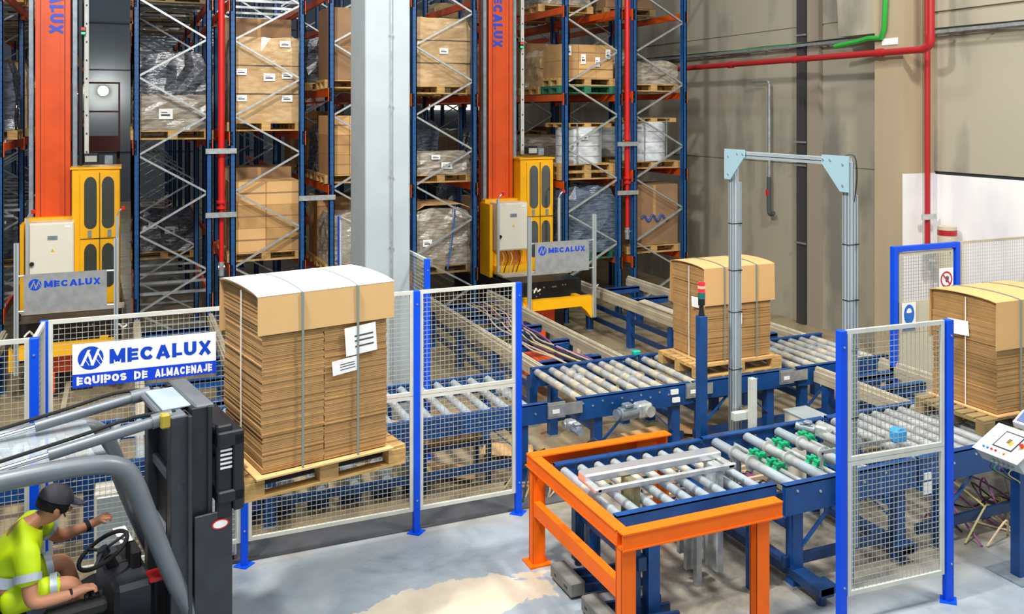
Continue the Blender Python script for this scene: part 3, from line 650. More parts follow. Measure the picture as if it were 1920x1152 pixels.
    for x in (.05, 1.12):
        g = MB(); g.path([(x + .06, -1.2, .9), (x + .12, -1.15, .96), (x + .16, -1.12, .9), (x + .22, -1.1, .93)], .014, 6, 2); g.build('sensor_bracket', 'cream', t, True)
    for z in (1.24, 1.70):
        g = MB(); g.tube((.02, -1.21, z), (1.2, -1.21, z), .014, 8); g.build('cross_tube', 'galv', t, True)
    g = MB(); g.box(.11, 1.09, -1.246, -1.236, 1.215, 1.72); pl = g.build('sign_plate', 'aluw', t)
    logo((.24, -1.246, 1.58), (1, 0, 0), (0, 0, 1), .075, pl, 'aluw'); g = MB(); g.text('MECALUX', (.345, -1.2468, 1.535), (1, 0, 0), (0, 0, 1), .67, .09, .035); g.build('lettering', 'logo', pl)
    return t
crane(-1.35, 'orange-masted stacker crane with yellow cabin in the left aisle', .27)
crane(5.92, 'orange-masted stacker crane with yellow cabin right of the grey column', .16)
for x, w_ in ((-.75, 'left'), (6.53, 'right')):
    g = MB(); g.box(x - .03, x + .03, 12.6, 40, 0, .12); tag(g.build('floor_rail', 'rail'), f'steel floor rail running down the {w_} crane aisle', 'rail')
# dark red platform far down the left aisle
t = thing('access_platform', (-.6, 22, 0), 'dark red access platform with railing far down the left aisle', 'platform')
g = MB(); g.box(-.45, .43, 0, 1.2, 2.95, 3.15); g.build('deck', 'drkred', t)
for x in (-.42, .40):
    g = MB(); g.box(x, x + .04, 0, .04, 3.15, 4.5); g.build('railing_post', 'drkred', t)
for z0, z1 in ((4.46, 4.5), (3.82, 3.86), (3.151, 3.3)): g = MB(); g.box(-.379, .399, .002, .03, z0, z1); g.build('rail', 'drkred', t)
for x in (-.42, .36): g = MB(); g.box(x, x + .07, .5, .57, 0, 2.95); g.build('leg', 'drkred', t)
t = thing('bulkhead_lamp', (-.96, 41.6, 4.73), 'glaring white lamp far down the left crane aisle', 'lamp')
g = MB(); g.tube((0, 0, 0), (0, -.06, 0), .2, 16); g.build('glowing_lens', 'lamp', t, True); g = MB(); g.tube((0, .01, 0), (0, .12, 0), .17, 16); g.tube((0, .12, 0), (0, .4, 0), .02, 8); g.build('housing', 'motor', t, True)
l = bpy.data.lights.new('lamp_light', 'POINT'); l.energy = 90; l.shadow_soft_size = .15; l.color = (1, .93, .78); lo = bpy.data.objects.new('lamp_light', l); S.collection.objects.link(lo); lo.location = (-.96, 41.2, 4.73)
# lit openings far behind the racks
for i in range(1): pass
g = MB(); g.box(13.0 - 1.9, XW - .02, 27.95, 28, 0, .1) if 0 else None
o = MB().box(8.6, 11.2, 26.9, 27.0, 3.9, 4.35).build('window_1', 'lit'); struct(o)
o = MB().box(7.2, 11.3, 27.0, 27.3, 0, 9).build('wall_far', 'backw'); struct(o)
# ------------------------------------------------------------------ roller conveyors
rmesh = {}
def roller(parent, x, y0, y1, z, style, r=.042, flange=()):
    key = (round(y1 - y0, 3), style, r)
    if key not in rmesh:
        g = MB(); L = y1 - y0; n = 5
        segs = {'worn': [0, .18, .36, .52, .72, .86, 1], 'grey': [0, .3, .75, 1], 'steel': [0, .98, 1], 'table': [0, .56, .63, .97, 1]}[style]
        for i, (a, b) in enumerate(zip(segs[:-1], segs[1:])):
            g.m = i % 2; g.tube((0, L * a, 0), (0, L * b, 0), r if i % 2 else r * 1.02, 14, cap=(i in (0, len(segs) - 2)))
        mts = {'worn': ['coat', 'steel'], 'grey': ['rgrey', 'steel'], 'steel': ['steel', 'coat'], 'table': ['rgrey', 'coat']}[style]
        o = g.build('roller', mts, parent, True); rmesh[key] = o.data
    else: o = bpy.data.objects.new('roller', rmesh[key]); S.collection.objects.link(o); o.parent = parent
    o.location = (x, y0, z - r)
    for f in flange:
        k2 = ('fl', r)
        if k2 not in rmesh:
            g = MB(); g.tube((0, 0, 0), (0, .012, 0), r * 1.6, 16); g.tube((0, .012, 0), (0, .05, 0), r * 1.15, 16); q = g.build('flange', 'steel', o, True); rmesh[k2] = q.data
        else: q = bpy.data.objects.new('flange', rmesh[k2]); S.collection.objects.link(q); q.parent = o
        q.location = (0, f * (y1 - y0), 0)
    return o
def conveyor(x0, x1, y0, y1, z, xs, style, lab, legs, bh=.2, front=True, back=True, flanges={}, bolts=8, r=.042, lead=.0, bm='blue', low=True, bx=None):
    O = Vector((x0, y0, 0)); t = thing('roller_conveyor', O, lab, 'conveyor', 'blue roller conveyors'); LX = x1 - x0; LY = y1 - y0
    for k, on in enumerate((front, back)):
        if not on: continue
        yy = -.04 if k == 0 else LY; a0, a1 = (bx if (bx and k == 0) else (0, LX))
        g = MB(); s_ = 1 if k == 0 else -1; zt = z + (.0 if k == 0 else .01)
        g.box(a0, a1, yy, yy + .04, zt - bh, zt); g.box(a0, a1, yy if k == 0 else yy - .02, yy + (.06 if k == 0 else .04), zt - .012, zt + .002)
        b = g.build('side_beam', bm, t)
        g = MB(); yb = -.04 if k == 0 else LY
        for i in range(bolts):
            x = a0 + (a1 - a0) * (i + .5) / bolts; zz = zt - .055 - (.04 if i % 2 else 0)
            g.tube((x, yb, zz), (x, yb - .008, zz), .011, 8)
        g.build('bolts', 'galv', b, True)
    for i, x in enumerate(xs): roller(t, x - x0, .005, LY - .005, z - lead, style, r, flanges.get(i, ()))
    for x in [q - x0 for q in legs]:
        for yy in (.0, LY - .07):
            g = MB(); g.box(x - .05, x + .05, yy - .01, yy + .08, .0, z - bh); lg = g.build('leg', bm, t)
            g = MB(); g.box(x - .07, x + .07, yy - .03, yy + .1, 0, .015); g.build('foot_plate', 'galv', lg)
        if low: g = MB(); sg = -1 if x > LX / 2 else 1; g.bar((x + sg * .04, -.005, z - bh - .28), (x + sg * .34, -.005, z - bh - .01), .012, .035, (0, 1, 0)); g.build('diagonal_brace', bm, t)
        g = MB(); g.box(x - .03, x + .03, .07, LY - .07, z - bh - .18, z - bh - .1); 
        g.build('cross_member', bm, t)
    if low:
        for yy in (.03, LY - .05):
            g = MB(); g.box(.05, LX - .05, yy, yy + .04, .16, .24); g.build('lower_beam', 'navy', t)
    return t
def rng(a, b, s): 
    o = []; x = a
    while x < b: o.append(round(x, 3)); x += s
    return o
ZC = .80
a = conveyor(-2.1, 4.02, 8.47, 9.6, ZC, rng(-1.95, 3.98, .205), 'grey', 'long blue roller conveyor behind the wire fence, left of the grey column', [-1.8, -.3, 1.2, 2.6, 3.75], bolts=20, flanges={28: (.45, .6)})
b = conveyor(4.36, 5.78, 8.47, 9.62, ZC, [4.43, 4.62, 4.77, 4.93, 5.13, 5.29, 5.44, 5.66], 'worn', 'blue roller conveyor section with a gearmotor, at the foot of the twin chain rails', [4.62, 5.6], bh=.23, bolts=12, flanges={2: (.62, .8), 5: (.35, .5)})
c = conveyor(5.82, 7.2, 8.47, 9.6, ZC, [5.88, 6.07, 6.27, 6.47, 6.67, 6.87, 7.08], 'worn', 'blue roller conveyor section carrying the middle cardboard stack', [5.95, 6.9], bh=.2, bolts=4, flanges={1: (.35, .5)})
d = conveyor(7.28, 8.7, 8.47, 9.6, ZC, [7.38, 7.6, 7.8, 7.98, 8.15, 8.33, 8.52], 'worn', 'blue roller conveyor corner section by the bare concrete wall', [7.4, 8.55], bh=.22, flanges={1: (.5, .7), 4: (.5, .62)}, bolts=6)
# joint plates and gearmotor
for x0, x1, lab in ((4.0, 4.4, 'grey joint plate left of the gearmotor section'), (5.7, 6.05, 'grey joint plate right of the gearmotor section'), (7.0, 7.4, 'grey joint plate near the corner section')):
    g = MB(); g.box(x0, (x0 + x1) / 2, 8.405, 8.425, .64, .80); g.box(x0, x1, 8.40, 8.41, .66, .78); g.m = 1; g.box(x0 + .05, x0 + .13, 8.396, 8.40, .69, .73); tag(g.build('joint_plate', ['galv', 'white']), lab, 'plate')
def gearmotor(loc, rz, lab, sc=1.0, par=None):
    t = thing('gearmotor', loc, lab, 'motor', 'gearmotors on the conveyors', rz); t.scale = (sc,) * 3
    g = MB(); g.tube((-.3, 0, 0), (-.08, 0, 0), .065, 16); g.tube((-.34, 0, 0), (-.3, 0, 0), .06, 16, .045)
    for i in range(8): a_ = i * PI / 4; g.bar((-.28, .065 * math.cos(a_), .065 * math.sin(a_)), (-.1, .065 * math.cos(a_), .065 * math.sin(a_)), .01, .02)
    g.build('motor', 'motor', t, True)
    g = MB(); g.bbox(-.08, .1, -.07, .07, -.07, .08, .02); g.tube((.05, -.1, .0), (.05, .1, 0), .06, 16); g.build('gearbox', 'steel', t, True)
    g = MB(); g.bbox(-.24, -.14, -.05, .05, .06, .1, .01); g.build('terminal_box', 'motor', t)
    return t
gearmotor((5.08, 8.33, .62), R(6), 'grey gearmotor hanging on the front of the blue conveyor')
gearmotor((4.25, 8.38, .55), R(90), 'small grey motor under the joint plate beside the fence end', .7)
gearmotor((5.98, 6.6, .83), R(-60), 'grey gearmotor between the rollers near the tall fence panel', .7)
g = MB(); [g.box(x, x + .09, 8.395, 8.42, z, z + .05) for x, z in ((5.5, .71), (5.52, .62))]; tag(g.build('data_plates', 'white'), 'pair of small white data plates on the blue conveyor side', 'plates')
# ------------------------------------------------------------------ chain transfer tables with rails
def railbeam(t, x, y0, y1, z=.80):
    g = MB(); g.m = 0; g.box(x - .01, x + .05, y0, y1, z - .045, z - .005); g.box(x - .03, x + .07, y0, y1, z - .1, z - .045); g.box(x - .024, x + .064, y0, y1, z - .106, z - .1); g.box(x - .03, x + .07, y0, y1, z - .17, z - .106)
    b = g.build('rail_beam', 'rail', t)
    g = MB(); g.path([(x + .02, y0 - .02, z - .04), (x + .02, y0, z), (x + .02, (y0 + y1) / 2, z), (x + .02, y1, z), (x + .02, y1 + .02, z - .04)], .009, 6, 1); g.build('chain', 'coat', b)
    g = MB(); g.tube((x - .02, y0 - .01, z - .045), (x + .06, y0 - .01, z - .045), .045, 16); g.build('end_wheel', 'rail', b, True)
def transfer(xa, xb, y0, y1, lab, ncross=4, legy=(), org=None, z=.8):
    t = thing('chain_conveyor', (xa, y0, 0), lab, 'conveyor', 'twin rail chain conveyors'); o = t.location.copy()
    for x in (xa, xb): railbeam(t, x - o.x, 0, y1 - y0, z)
    for i in range(ncross):
        y = (y1 - y0) * (i + .5) / ncross; g = MB(); g.box(.08, xb - xa - .05, y - .04, y + .04, z - .13, z - .09); g.box(.08, xb - xa - .05, y - .04, y - .03, z - .2, z - .1); cm = g.build('cross_member', 'blue', t)
    for y in legy:
        for x in (0, xb - xa):
            g = MB(); g.box(x - .03, x + .07, y - y0 - .05, y - y0 + .05, 0, z - .2); lg = g.build('leg', 'blue', t); g = MB(); g.box(x - .06, x + .1, y - y0 - .08, y - y0 + .08, 0, .015); g.build('foot_plate', 'galv', lg)
    g = MB()
    for ya, yb in zip(legy[:-1], legy[1:]):
        g = MB(); g.bar((xb - xa, ya - y0, .12), (xb - xa, yb - y0, .55), .03, .01); g.build('diagonal_brace', 'blue', t); g = MB(); g.bar((xb - xa, ya - y0, .55), (xb - xa, yb - y0, .12), .03, .01); g.build('diagonal_brace', 'blue', t)
        for z_ in (.2, .42):
            for x in (0, xb - xa): g = MB(); g.box(x, x + .04, ya - y0, yb - y0, z_, z_ + .07); g.build('lower_beam', 'navy', t)
    return t
transfer(4.52, 5.62, 9.72, 14.2, 'twin rail chain conveyor right of the grey column, full of loose cables', 5, (10.0, 11.2, 12.6, 13.9))
transfer(7.45, 8.47, 9.75, 14.4, 'twin rail chain conveyor ending at the rack beside the concrete wall', 5, (10.1, 11.4, 12.6, 14.0))
transfer(.10, 1.12, 9.72, 14.2, 'twin rail chain conveyor left of the grey column, behind the blue lettered sign', 5, (10.0, 11.2, 12.6, 13.9))
transfer(-2.65, -1.6, 9.72, 14.2, 'twin rail chain conveyor at the left edge behind the short fence', 4, (10.0, 11.6, 13.9))
transfer(7.5, 8.5, 6.98, 8.38, 'short twin rail chain conveyor beside the access door', 3, (7.15, 8.2))
o = MB(); o.prism([(0, 0), (.11, .02), (.11, .0), (0, -.02)], (7.44, 10.4, .83), (1, 0, 0), (0, 0, 1), (0, 1.9, 0)); tag(o.build('loose_cover_strip', 'rail'), 'loose beige strip lying along the rail by the crane', 'strip')
# blue boxes hanging under rail
g = MB(); g.bbox(7.28, 7.42, 9.9, 10.6, .2, .62, .01); tag(g.build('junction_box', 'blue'), 'blue steel box under the chain rail behind the middle cardboard stack', 'box')
g = MB(); g.bbox(0, .1, 0, .07, 0, .06, .01); o = g.build('light_sensor', 'teal'); o.location = (5.78, 9.66, .79); tag(o, 'small turquoise sensor at the end of the chain rail', 'sensor')
g = MB(); g.bar((5.83, 9.7, .79), (5.83, 9.7, .0), .03); tag(g.build('sensor_post', 'galv'), 'thin metal post under the turquoise sensor', 'post')
# cables in the chain conveyor
rnd = random.Random(3)
for i in range(9):
    x = 4.95 + i * .05; g = MB(); pts = [(x + rnd.uniform(-.05, .05) + (.25 * math.sin(k * .6 + 1)) * .5, 13.6 - k * .42, .72 + rnd.uniform(-.01, .02)) for k in range(10)]
    g.path(pts, .011, 6, 4); tag(g.build('cable', ['cable', 'cable', 'cabled', 'cablep', 'cabley', 'cable', 'cabled', 'cable', 'cablep'][i], None, True), 'loose beige and dark cables between the twin rails near the crane', 'cable', 'cables between the twin rails')
t = thing('drive_unit', (5.1, 11.3, 0), 'orange drive unit low between the twin rails', 'motor')
g = MB(); g.bbox(-.1, .25, -.5, .1, .2, .5, .02); g.build('orange_housing', mat('unit_orange', '#e8521c', .5), t); g = MB(); g.tube((.1, -.6, .35), (.1, -1.0, .3), .09, 14); g.build('motor', 'motor', t, True)
for x, y, z, s_ in ((5.35, 10.7, .56, .16), (5.45, 10.2, .52, .12)):
    g = MB(); g.bbox(x - s_, x + s_ * .3, y, y + .02, z, z + .2, .004); tag(g.build('blue_bracket', 'blue'), 'small blue bolted bracket plate between the twin rails', 'bracket', 'bolted bracket plates')
# ------------------------------------------------------------------ front conveyors
ZF = .85
e = conveyor(3.3, 4.76, 5.80, 6.80, ZF, [3.38, 3.54, 3.70, 3.86, 4.02, 4.18, 4.34, 4.50, 4.66], 'table', 'roller table inside the orange guard frame', [3.64, 4.6], bh=.19, bolts=0, r=.034, lead=.02, flanges={8: (.45, .7)}, low=False)
f = conveyor(4.80, 6.2, 5.74, 6.82, ZF, [4.93, 5.28, 5.64], 'grey', 'roller conveyor section with bright green wheel sets', [4.95, 6.05], bh=.24, bolts=6, r=.042, flanges={0: (.5, .72), 1: (.45, .7), 2: (.42, .68)})
for x in (5.97, 6.13): roller(f, x - 4.80, .55, 1.07, ZF, 'steel', .042)
for x, ys in ((5.10, (.38, .62)), (5.46, (.30, .75)), (5.80, (.35, .8))):
    g = MB(); g.tube((x - 4.8, .12, ZF - .07), (x - 4.8, 1.0, ZF - .07), .02, 10); sh = g.build('wheel_shaft', 'steel', f, True)
    for y in (ys[0], ys[0] + .09, ys[1], ys[1] + .09):
        g = MB(); g.tube((x - 4.8, y, ZF - .07), (x - 4.8, y + .035, ZF - .07), .052, 14)
        for k in range(6): a_ = k * PI / 3; c_ = Vector((x - 4.8 + .05 * math.cos(a_), y - .012, ZF - .07 + .05 * math.sin(a_))); g.tube(c_, c_ + Vector((0, .06, 0)), .017, 8)
        g.build('green_wheel', 'green', sh, True)
h = conveyor(6.24, 8.9, 5.74, 6.82, ZF, rng(6.32, 8.85, .172), 'steel', 'steel roller conveyor running right under the large cardboard stack', [6.55, 7.6, 8.6], bh=.24, bolts=10, flanges={6: (.5,), 3: (.5,)})
g = MB(); g.m = 0; g.box(6.28, 6.36, 5.69, 5.70, .66, .72); g.box(6.27, 6.37, 5.69, 5.70, .54, .64); tag(g.build('rating_labels', 'white'), 'white labels on the blue conveyor side behind the tall fence panel', 'label')
# polished centring bars across the table
t = thing('centring_bar', (3.24, 6.1, 0), 'polished metal bar frame standing across the roller table', 'bar')
g = MB(); g.bbox(0, 1.27, .04, .17, .955, 1.02, .012); g.build('polished_bar', mat('polished_steel', '#e4e7ea', .22, .7), t)
g = MB(); g.bbox(.02, 1.3, -.12, -.085, .93, .975, .008); g.build('lower_bar', 'steel', t); g = MB(); g.bbox(0, .06, -.12, .17, .94, .97, .006); g.bbox(1.22, 1.28, -.12, .17, .94, .97, .006); g.build('end_tie', 'steel', t)
for x in (.38, 1.16): g = MB(); g.bbox(x - .035, x + .035, -.09, .1, .1, .955, .008); g.build('support', mat('aged_brass', '#9a936c', .4, .6) if x < 1 else 'steel', t)
# orange guard frame
t = thing('guard_frame', (3.12, 5.42, 0), 'bright orange steel guard frame around the roller table', 'frame'); OG = 'orange'
def hbeam(g, p, q, w_=.1, h_=.1, th=.012):
    p = Vector(p); q = Vector(q); d_ = (q - p).normalized(); side = Vector((-d_.y, d_.x, 0)); up = Vector((0, 0, 1))
    g.bar(p + up * (h_ / 2), q + up * (h_ / 2), w_, th); g.bar(p - up * (h_ / 2), q - up * (h_ / 2), w_, th); g.bar(p + side * (w_ / 2 - th), q + side * (w_ / 2 - th), th, h_); g.bar(p - side * (w_ / 2 - th), q - side * (w_ / 2 - th), th, h_)
g = MB(); hbeam(g, (-.005, -.02, .865), (1.36, -.02, .865), .1, .11); g.build('front_beam', OG, t)
g = MB(); hbeam(g, (.04, .032, .862), (.04, 1.56, .862), .09, .1); g.build('side_beam', OG, t)
g = MB(); g.box(.0, 1.38, 1.52, 1.53, .80, .92); g.box(.0, 1.38, 1.45, 1.56, .91, .922); g.box(1.05, 1.25, 1.49, 1.53, .80, .91); g.build('rear_beam', OG, t)
g = MB(); g.box(.02, .08, .05, 1.46, .42, .54); g.build('middle_rail', OG, t)
for x, y in ((.055, 0), (1.2, 0), (.07, 1.5), (1.3, 1.5)):
    g = MB(); g.box(x - .055, x + .055, y - .045, y - .033, 0, .82); g.box(x - .055, x + .055, y + .033, y + .045, 0, .82); g.box(x - .055, x - .043, y - .04, y + .04, 0, .82); lg = g.build('leg', OG, t); g = MB(); g.box(x - .1, x + .1, y - .09, y + .09, 0, .014); g.build('foot_plate', OG, lg)
# fork stops on the floor
for y0, y1, lab in ((6.27, 6.64, 'grey steel block on the floor beside the rear orange leg'), (5.74, 6.1, 'grey steel block on the floor beside the front orange leg')):
    t = thing('floor_stop', (3.25, y0, 0), lab, 'block'); g = MB(); g.bbox(-.07, .06, 0, y1 - y0, .02, .13, .008); g.m = 1; g.box(-.071, -.07, .06, .12, .06, .08); g.box(-.071, -.07, .26, .3, .06, .08); g.build('block', [mat('stop_grey', '#82827c', .6, .1, .3, 8), 'slot'], t)
    for k in (0, 1, 2): g = MB(); g.bar((.05, .05 + k * .12, .05), (.55, -.04 + k * .13, .05), .03, .06); g.build('arm', 'navy', t)
t = thing('lower_frame', (3.45, 5.8, 0), 'dark navy steel frame low inside the orange guard', 'frame')
for x, z in ((0, .56), (.06, .38)): g = MB(); g.box(x, x + .07, 0, 1.0, z, z + .1); g.m = 1; [g.box(x + .02, x + .05, .1 + i * .28, .24 + i * .28, z + .1, z + .102) for i in range(3)]; g.build('beam', ['navy', 'white'], t)
for y in (0.02, .92): g = MB(); g.box(.0, .09, y, y + .07, .05, .56); g.tube((.045, y + .035, 0), (.045, y + .035, .05), .03, 8); g.build('leg', 'navy', t)
for x, y in ((4.3, 6.3), (4.2, 6.05)): g = MB(); g.box(x, x + .05, y, y + .05, 0, .66); g.box(x - .03, x + .08, y + .1, y + .14, .1, .64); tag(g.build('support_profile', 'galv'), 'galvanised profile standing under the roller table', 'post', 'profiles under the roller table')
for x, y0, y1, lab in ((4.95, 4.95, 6.8, 'left of the tall fence'), (6.05, 5.2, 6.8, 'behind the tall fence')):
    g = MB(); g.box(x - .06, x + .064, y0 + .45, y1, .08, .152); g.box(x - .08, x + .1, y0 + .45, y0 + .6, .1, .16); g.tube((x, y0 + .52, 0), (x, y0 + .52, .1), .04, 10); tag(g.build('base_runner', 'navy'), f'low navy floor runner under the conveyor {lab}', 'runner')
# ------------------------------------------------------------------ fences
def post(x, y, lab, h=2.2, mt='postblue', sz=.058):
    t = thing('fence_post', (x, y, 0), lab, 'post', 'blue fence posts'); g = MB(); g.bbox(-sz / 2, sz / 2, -sz / 2, sz / 2, 0, h, .003); g.m = 1; [g.tube((0, -sz / 2, z), (0, -sz / 2 - .006, z), .008, 8) for z in (h - .12, .3)]; g.m = 0; g.build('shaft', [mt, 'galv'], t); g = MB(); g.prism([(-.09, 0), (0, -.08), (.09, 0), (0, .08)], (0, 0, 0), (1, 0, 0), (0, 1, 0), (0, 0, .008)); g.build('foot_plate', mt, t); return t
def panel(x0, y0, x1, y1, lab, z0=.2, z1=2.2, mid_=1.25, cell=.042, fr='cream'):
    d_ = Vector((x1 - x0, y1 - y0, 0)); L = d_.length; t = thing('mesh_fence', (x0, y0, 0), lab, 'fence', 'wire mesh fence panels', math.atan2(d_.y, d_.x))
    w_ = .032; zs = [z0, z1] if mid_ is None else [z0, mid_, z1]
    for a_, b_ in zip(zs[:-1], zs[1:]):
        b2 = b_ - (.004 if b_ != z1 else 0); g = MB(); g.box(.03 + w_, L - .03 - w_, -.0125, .0125, a_, a_ + w_); g.box(.03 + w_, L - .03 - w_, -.0125, .0125, b2 - w_, b2); g.box(.03, .03 + w_, -.013, .013, a_, b2); g.box(L - .03 - w_, L - .03, -.013, .013, a_, b2); f_ = g.build('frame', fr, t)
        g = MB(); g.wires((.06, 0, a_ + w_), (1, 0, 0), L - .12, b2 - a_ - 2 * w_, cell); g.build('wire_mesh', 'wire', f_)
    return t
YF = 7.85
post(-.62, 7.29, 'blue fence post at the near end of the short fence return, far left'); post(-.60, YF, 'blue fence post at the inner left corner of the fence')
post(.9, YF, 'blue fence post under the carried cardboard stack'); post(2.41, YF, 'blue fence post just right of the carried cardboard stack'); post(3.42, YF, 'last blue post of the long fence, left of the orange frame')
panel(-.60, YF, .9, YF, 'wire fence panel that carries the blue and white lettered sign')
panel(.9, YF, 2.41, YF, 'wire fence panel behind the carried cardboard stack'); panel(2.41, YF, 3.42, YF, 'narrow wire fence panel right of the carried stack')
panel(-.62, 7.29, -.60, YF, 'short wire fence return at far left, seen edge on'); panel(-2.1, 7.29, -.62, 7.29, 'wire fence panel cut off by the left edge')
post(3.04, 9.50, 'blue fence post inside the conveyor yard right of the grey column'); post(3.04, 13.95, 'blue fence post far back left of the grey column'); 
panel(3.04, 13.95, 3.04, 12.5, 'wire fence panel seen obliquely left of the grey column', mid_=None); panel(3.04, 11.0, 3.04, 9.5, 'wire fence panel seen obliquely just right of the grey column', mid_=None)
post(4.87, 5.17, 'tall blue fence post left of the right-hand fence panel, in the foreground', sz=.06); post(5.90, 5.12, 'tall blue fence post between the right fence panel and control box', sz=.06)
panel(4.89, 5.17, 5.88, 5.12, 'free-standing wire fence panel in the right foreground', mid_=1.22, z0=.22)
# sign on the fence
t = thing('company_sign', (-.40, 7.82, 0), 'white and blue sign reading MECALUX EQUIPOS DE ALMACENAJE hung on the fence', 'sign')
g = MB(); g.box(0, 1.07, -.012, -.004, 1.765, 2.0); g.box(0, 1.07, -.012, -.004, 1.66, 1.765); g.build('board', 'signw', t)
g = MB(); g.box(0, 1.07, -.0135, -.012, 1.66, 1.765); g.build('blue_band', 'signblue', t)
logo((.13, -.012, 1.885), (1, 0, 0), (0, 0, 1), .092, t, 'signw'); g = MB(); g.text('MECALUX', (.265, -.0125, 1.825), (1, 0, 0), (0, 0, 1), .77, .115, .045); g.build('lettering', 'logo', t)
for tx_, x_, w_ in (('EQUIPOS', .03, .36), ('DE', .445, .10), ('ALMACENAJE', .60, .44)): g = MB(); g.text(tx_, (x_, -.0142, 1.678), (1, 0, 0), (0, 0, 1), w_, .068); g.build('lower_lettering', 'signw', t)
# ------------------------------------------------------------------ aluminium measuring portal
t = thing('measuring_portal', (5.35, 5.6, 0), 'tall pale aluminium portal frame spanning the front conveyor', 'frame')
for y, nm in ((0, 0), (1.5, 1)):
    g = MB(); g.m = 0; g.box(-.033, .033, y - .033, y + .033, 0, 3.42); g.m = 1
    for k in (-.02, .015): g.box(k, k + .005, y - .0345, y - .033, 0, 3.42); g.box(-.0345, -.033, y + k, y + k + .005, 0, 3.42)
    p_ = g.build('upright', ['alu', 'slot'], t)
    g = MB(); g.m = 0; g.box(.05, .078, y - .02, y + .02, .3, 3.15); g.m = 1; g.box(.06, .065, y - .021, y - .02, .3, 3.15); g.build('sensor_rail', ['alu', 'slot'], t)
    for z in (1.35, 1.9, 2.3, 2.75): g = MB(); g.box(-.035, .080, y - .035, y + .035, z, z + .008); g.build('cable_tie', 'black', t)
    g = MB(); g.box(-.09, .09, y - .09, y + .09, 0, .012); g.build('foot_plate', 'galv', p_)
g = MB(); g.m = 0; g.box(-.035, .035, -.0, 1.5, 3.39, 3.45); g.m = 1; g.box(-.0365, -.035, 0, 1.5, 3.415, 3.421); g.build('top_beam', ['alu', 'slot'], t)
for y, s_ in ((-.06, 1), (1.56, -1)):
    g = MB(); g.m = 0; g.prism([(0, 0), (0, .12), (s_ * .12, .28), (s_ * .34, .28), (s_ * .34, .21), (s_ * .09, 0)] if 0 else [(0, .0), (0, .29), (s_ * .30, .29), (s_ * .30, .22), (s_ * .09, .0)], (-.05, y, 3.18), (0, 1, 0), (0, 0, 1), (-.012, 0, 0))
    g.m = 1; [g.tube((-.062, y + s_ * a_, 3.18 + b_), (-.068, y + s_ * a_, 3.18 + b_), .011, 8) for a_, b_ in ((.06, .05), (.06, .22), (.2, .25), (.28, .25))]; g.build('corner_gusset', [mat('gusset_blue', '#a9cbd6', .4, .2), 'galv'], t)
g = MB(); g.path([(.03, -.03, 3.1), (.05, -.04, 3.3), (.03, -.03, 3.47), (-.01, .06, 3.46)], .006, 6, 4); g.build('cable', 'cabled', t, True)
g = MB(); g.bbox(-.09, .14, 1.36, 1.42, .90, .98, .006); g.box(.06, .12, 1.3, 1.36, 0.5, 1.3); g.build('sensor_box', 'cream', t)
# beacon post
t = thing('beacon_post', (4.90, 6.98, 0), 'dark blue square post topped by a red lit signal beacon', 'post')
g = MB(); g.bbox(-.04, .04, -.04, .04, 0, 1.93, .004); g.build('shaft', 'blue', t)
g = MB(); g.tube((0, 0, 1.93), (0, 0, 2.03), .03, 12, .015); g.tube((0, 0, 2.03), (0, 0, 2.09), .032, 14); bc = g.build('beacon_base', 'black', t, True)
g = MB(); g.tube((0, 0, 2.09), (0, 0, 2.15), .034, 16); g.build('green_lens', mat('lens_teal', '#1c6f68', .3), bc, True); g = MB(); g.tube((0, 0, 2.15), (0, 0, 2.24), .034, 16); g.build('red_lens', mat('lens_red', '#e0202c', .3, emit=.8), bc, True); g = MB(); g.tube((0, -.0, 2.185), (0, -.0, 2.21), .0345, 16); g.build('lit_band', mat('lit_band', '#ff6a5c', .3, emit=3), bc, True)
# control box on post
t = thing('control_desk', (6.72, 5.16, 0), 'pale grey control box with touch screen and buttons on a blue post', 'control panel', None, R(-90))
g = MB(); g.bbox(-.045, .045, -.02, .07, 0, .93, .004); g.build('post', 'blue', t); g = MB(); g.box(-.2, .14, -.12, .2, 0, .012); g.build('foot_plate', 'motor', t)
A_ = [(-.22, .80), (-.19, 1.02), (.12, 1.24), (.12, .80)]
g = MB(); g.prism([(-.24, 1.0), (.13, 1.27), (.13, .9), (-.12, .80)], (-.36, 0, 0), (0, 1, 0), (0, 0, 1), (.72, 0, 0)); bx_ = g.build('housing', mat('desk_grey', '#c4c8c8', .4), t)
sl = Vector((0, .37, .27)).normalized(); nn_ = Vector((0, -.27, .37)).normalized(); Bo = Vector((-.36, -.24, 1.0))
def desk(g, x, s_, w_, h_, up=.0, th=.004):
    p_ = Bo + Vector((x, 0, 0)) + sl * s_ + nn_ * up; return g.prism([(0, 0), (w_, 0), (w_, h_), (0, h_)], p_, (1, 0, 0), sl, nn_ * th)
g = MB(); desk(g, -.02, -.02, .76, .5, 0, .008); g.build('lid', mat('desk_lid', '#cfd2d2', .4), bx_)
g = MB(); desk(g, .2, .12, .32, .28, .008, .006); sc = g.build('touch_screen', 'slot', bx_); g = MB(); desk(g, .22, .14, .28, .24, .014, .001); sf = g.build('display', 'screen', sc)
g = MB(); desk(g, .34, .22, .06, .08, .0155, .001); g.build('display_mark', 'sbrown', sc); g = MB(); desk(g, .39, .2, .06, .07, .0155, .001); g.build('display_mark', 'sorange', sc)
for i, cl in enumerate(['bluebtn', 'bluebtn', 'redbtn', 'redbtn', 'white', 'amberled']):
    p_ = Bo + Vector((.12 + i * .068, 0, 0)) + sl * .06 + nn_ * .008; g = MB(); g.tube(p_, p_ + nn_ * .022, .015, 12); g.build('push_button', cl, bx_, True)
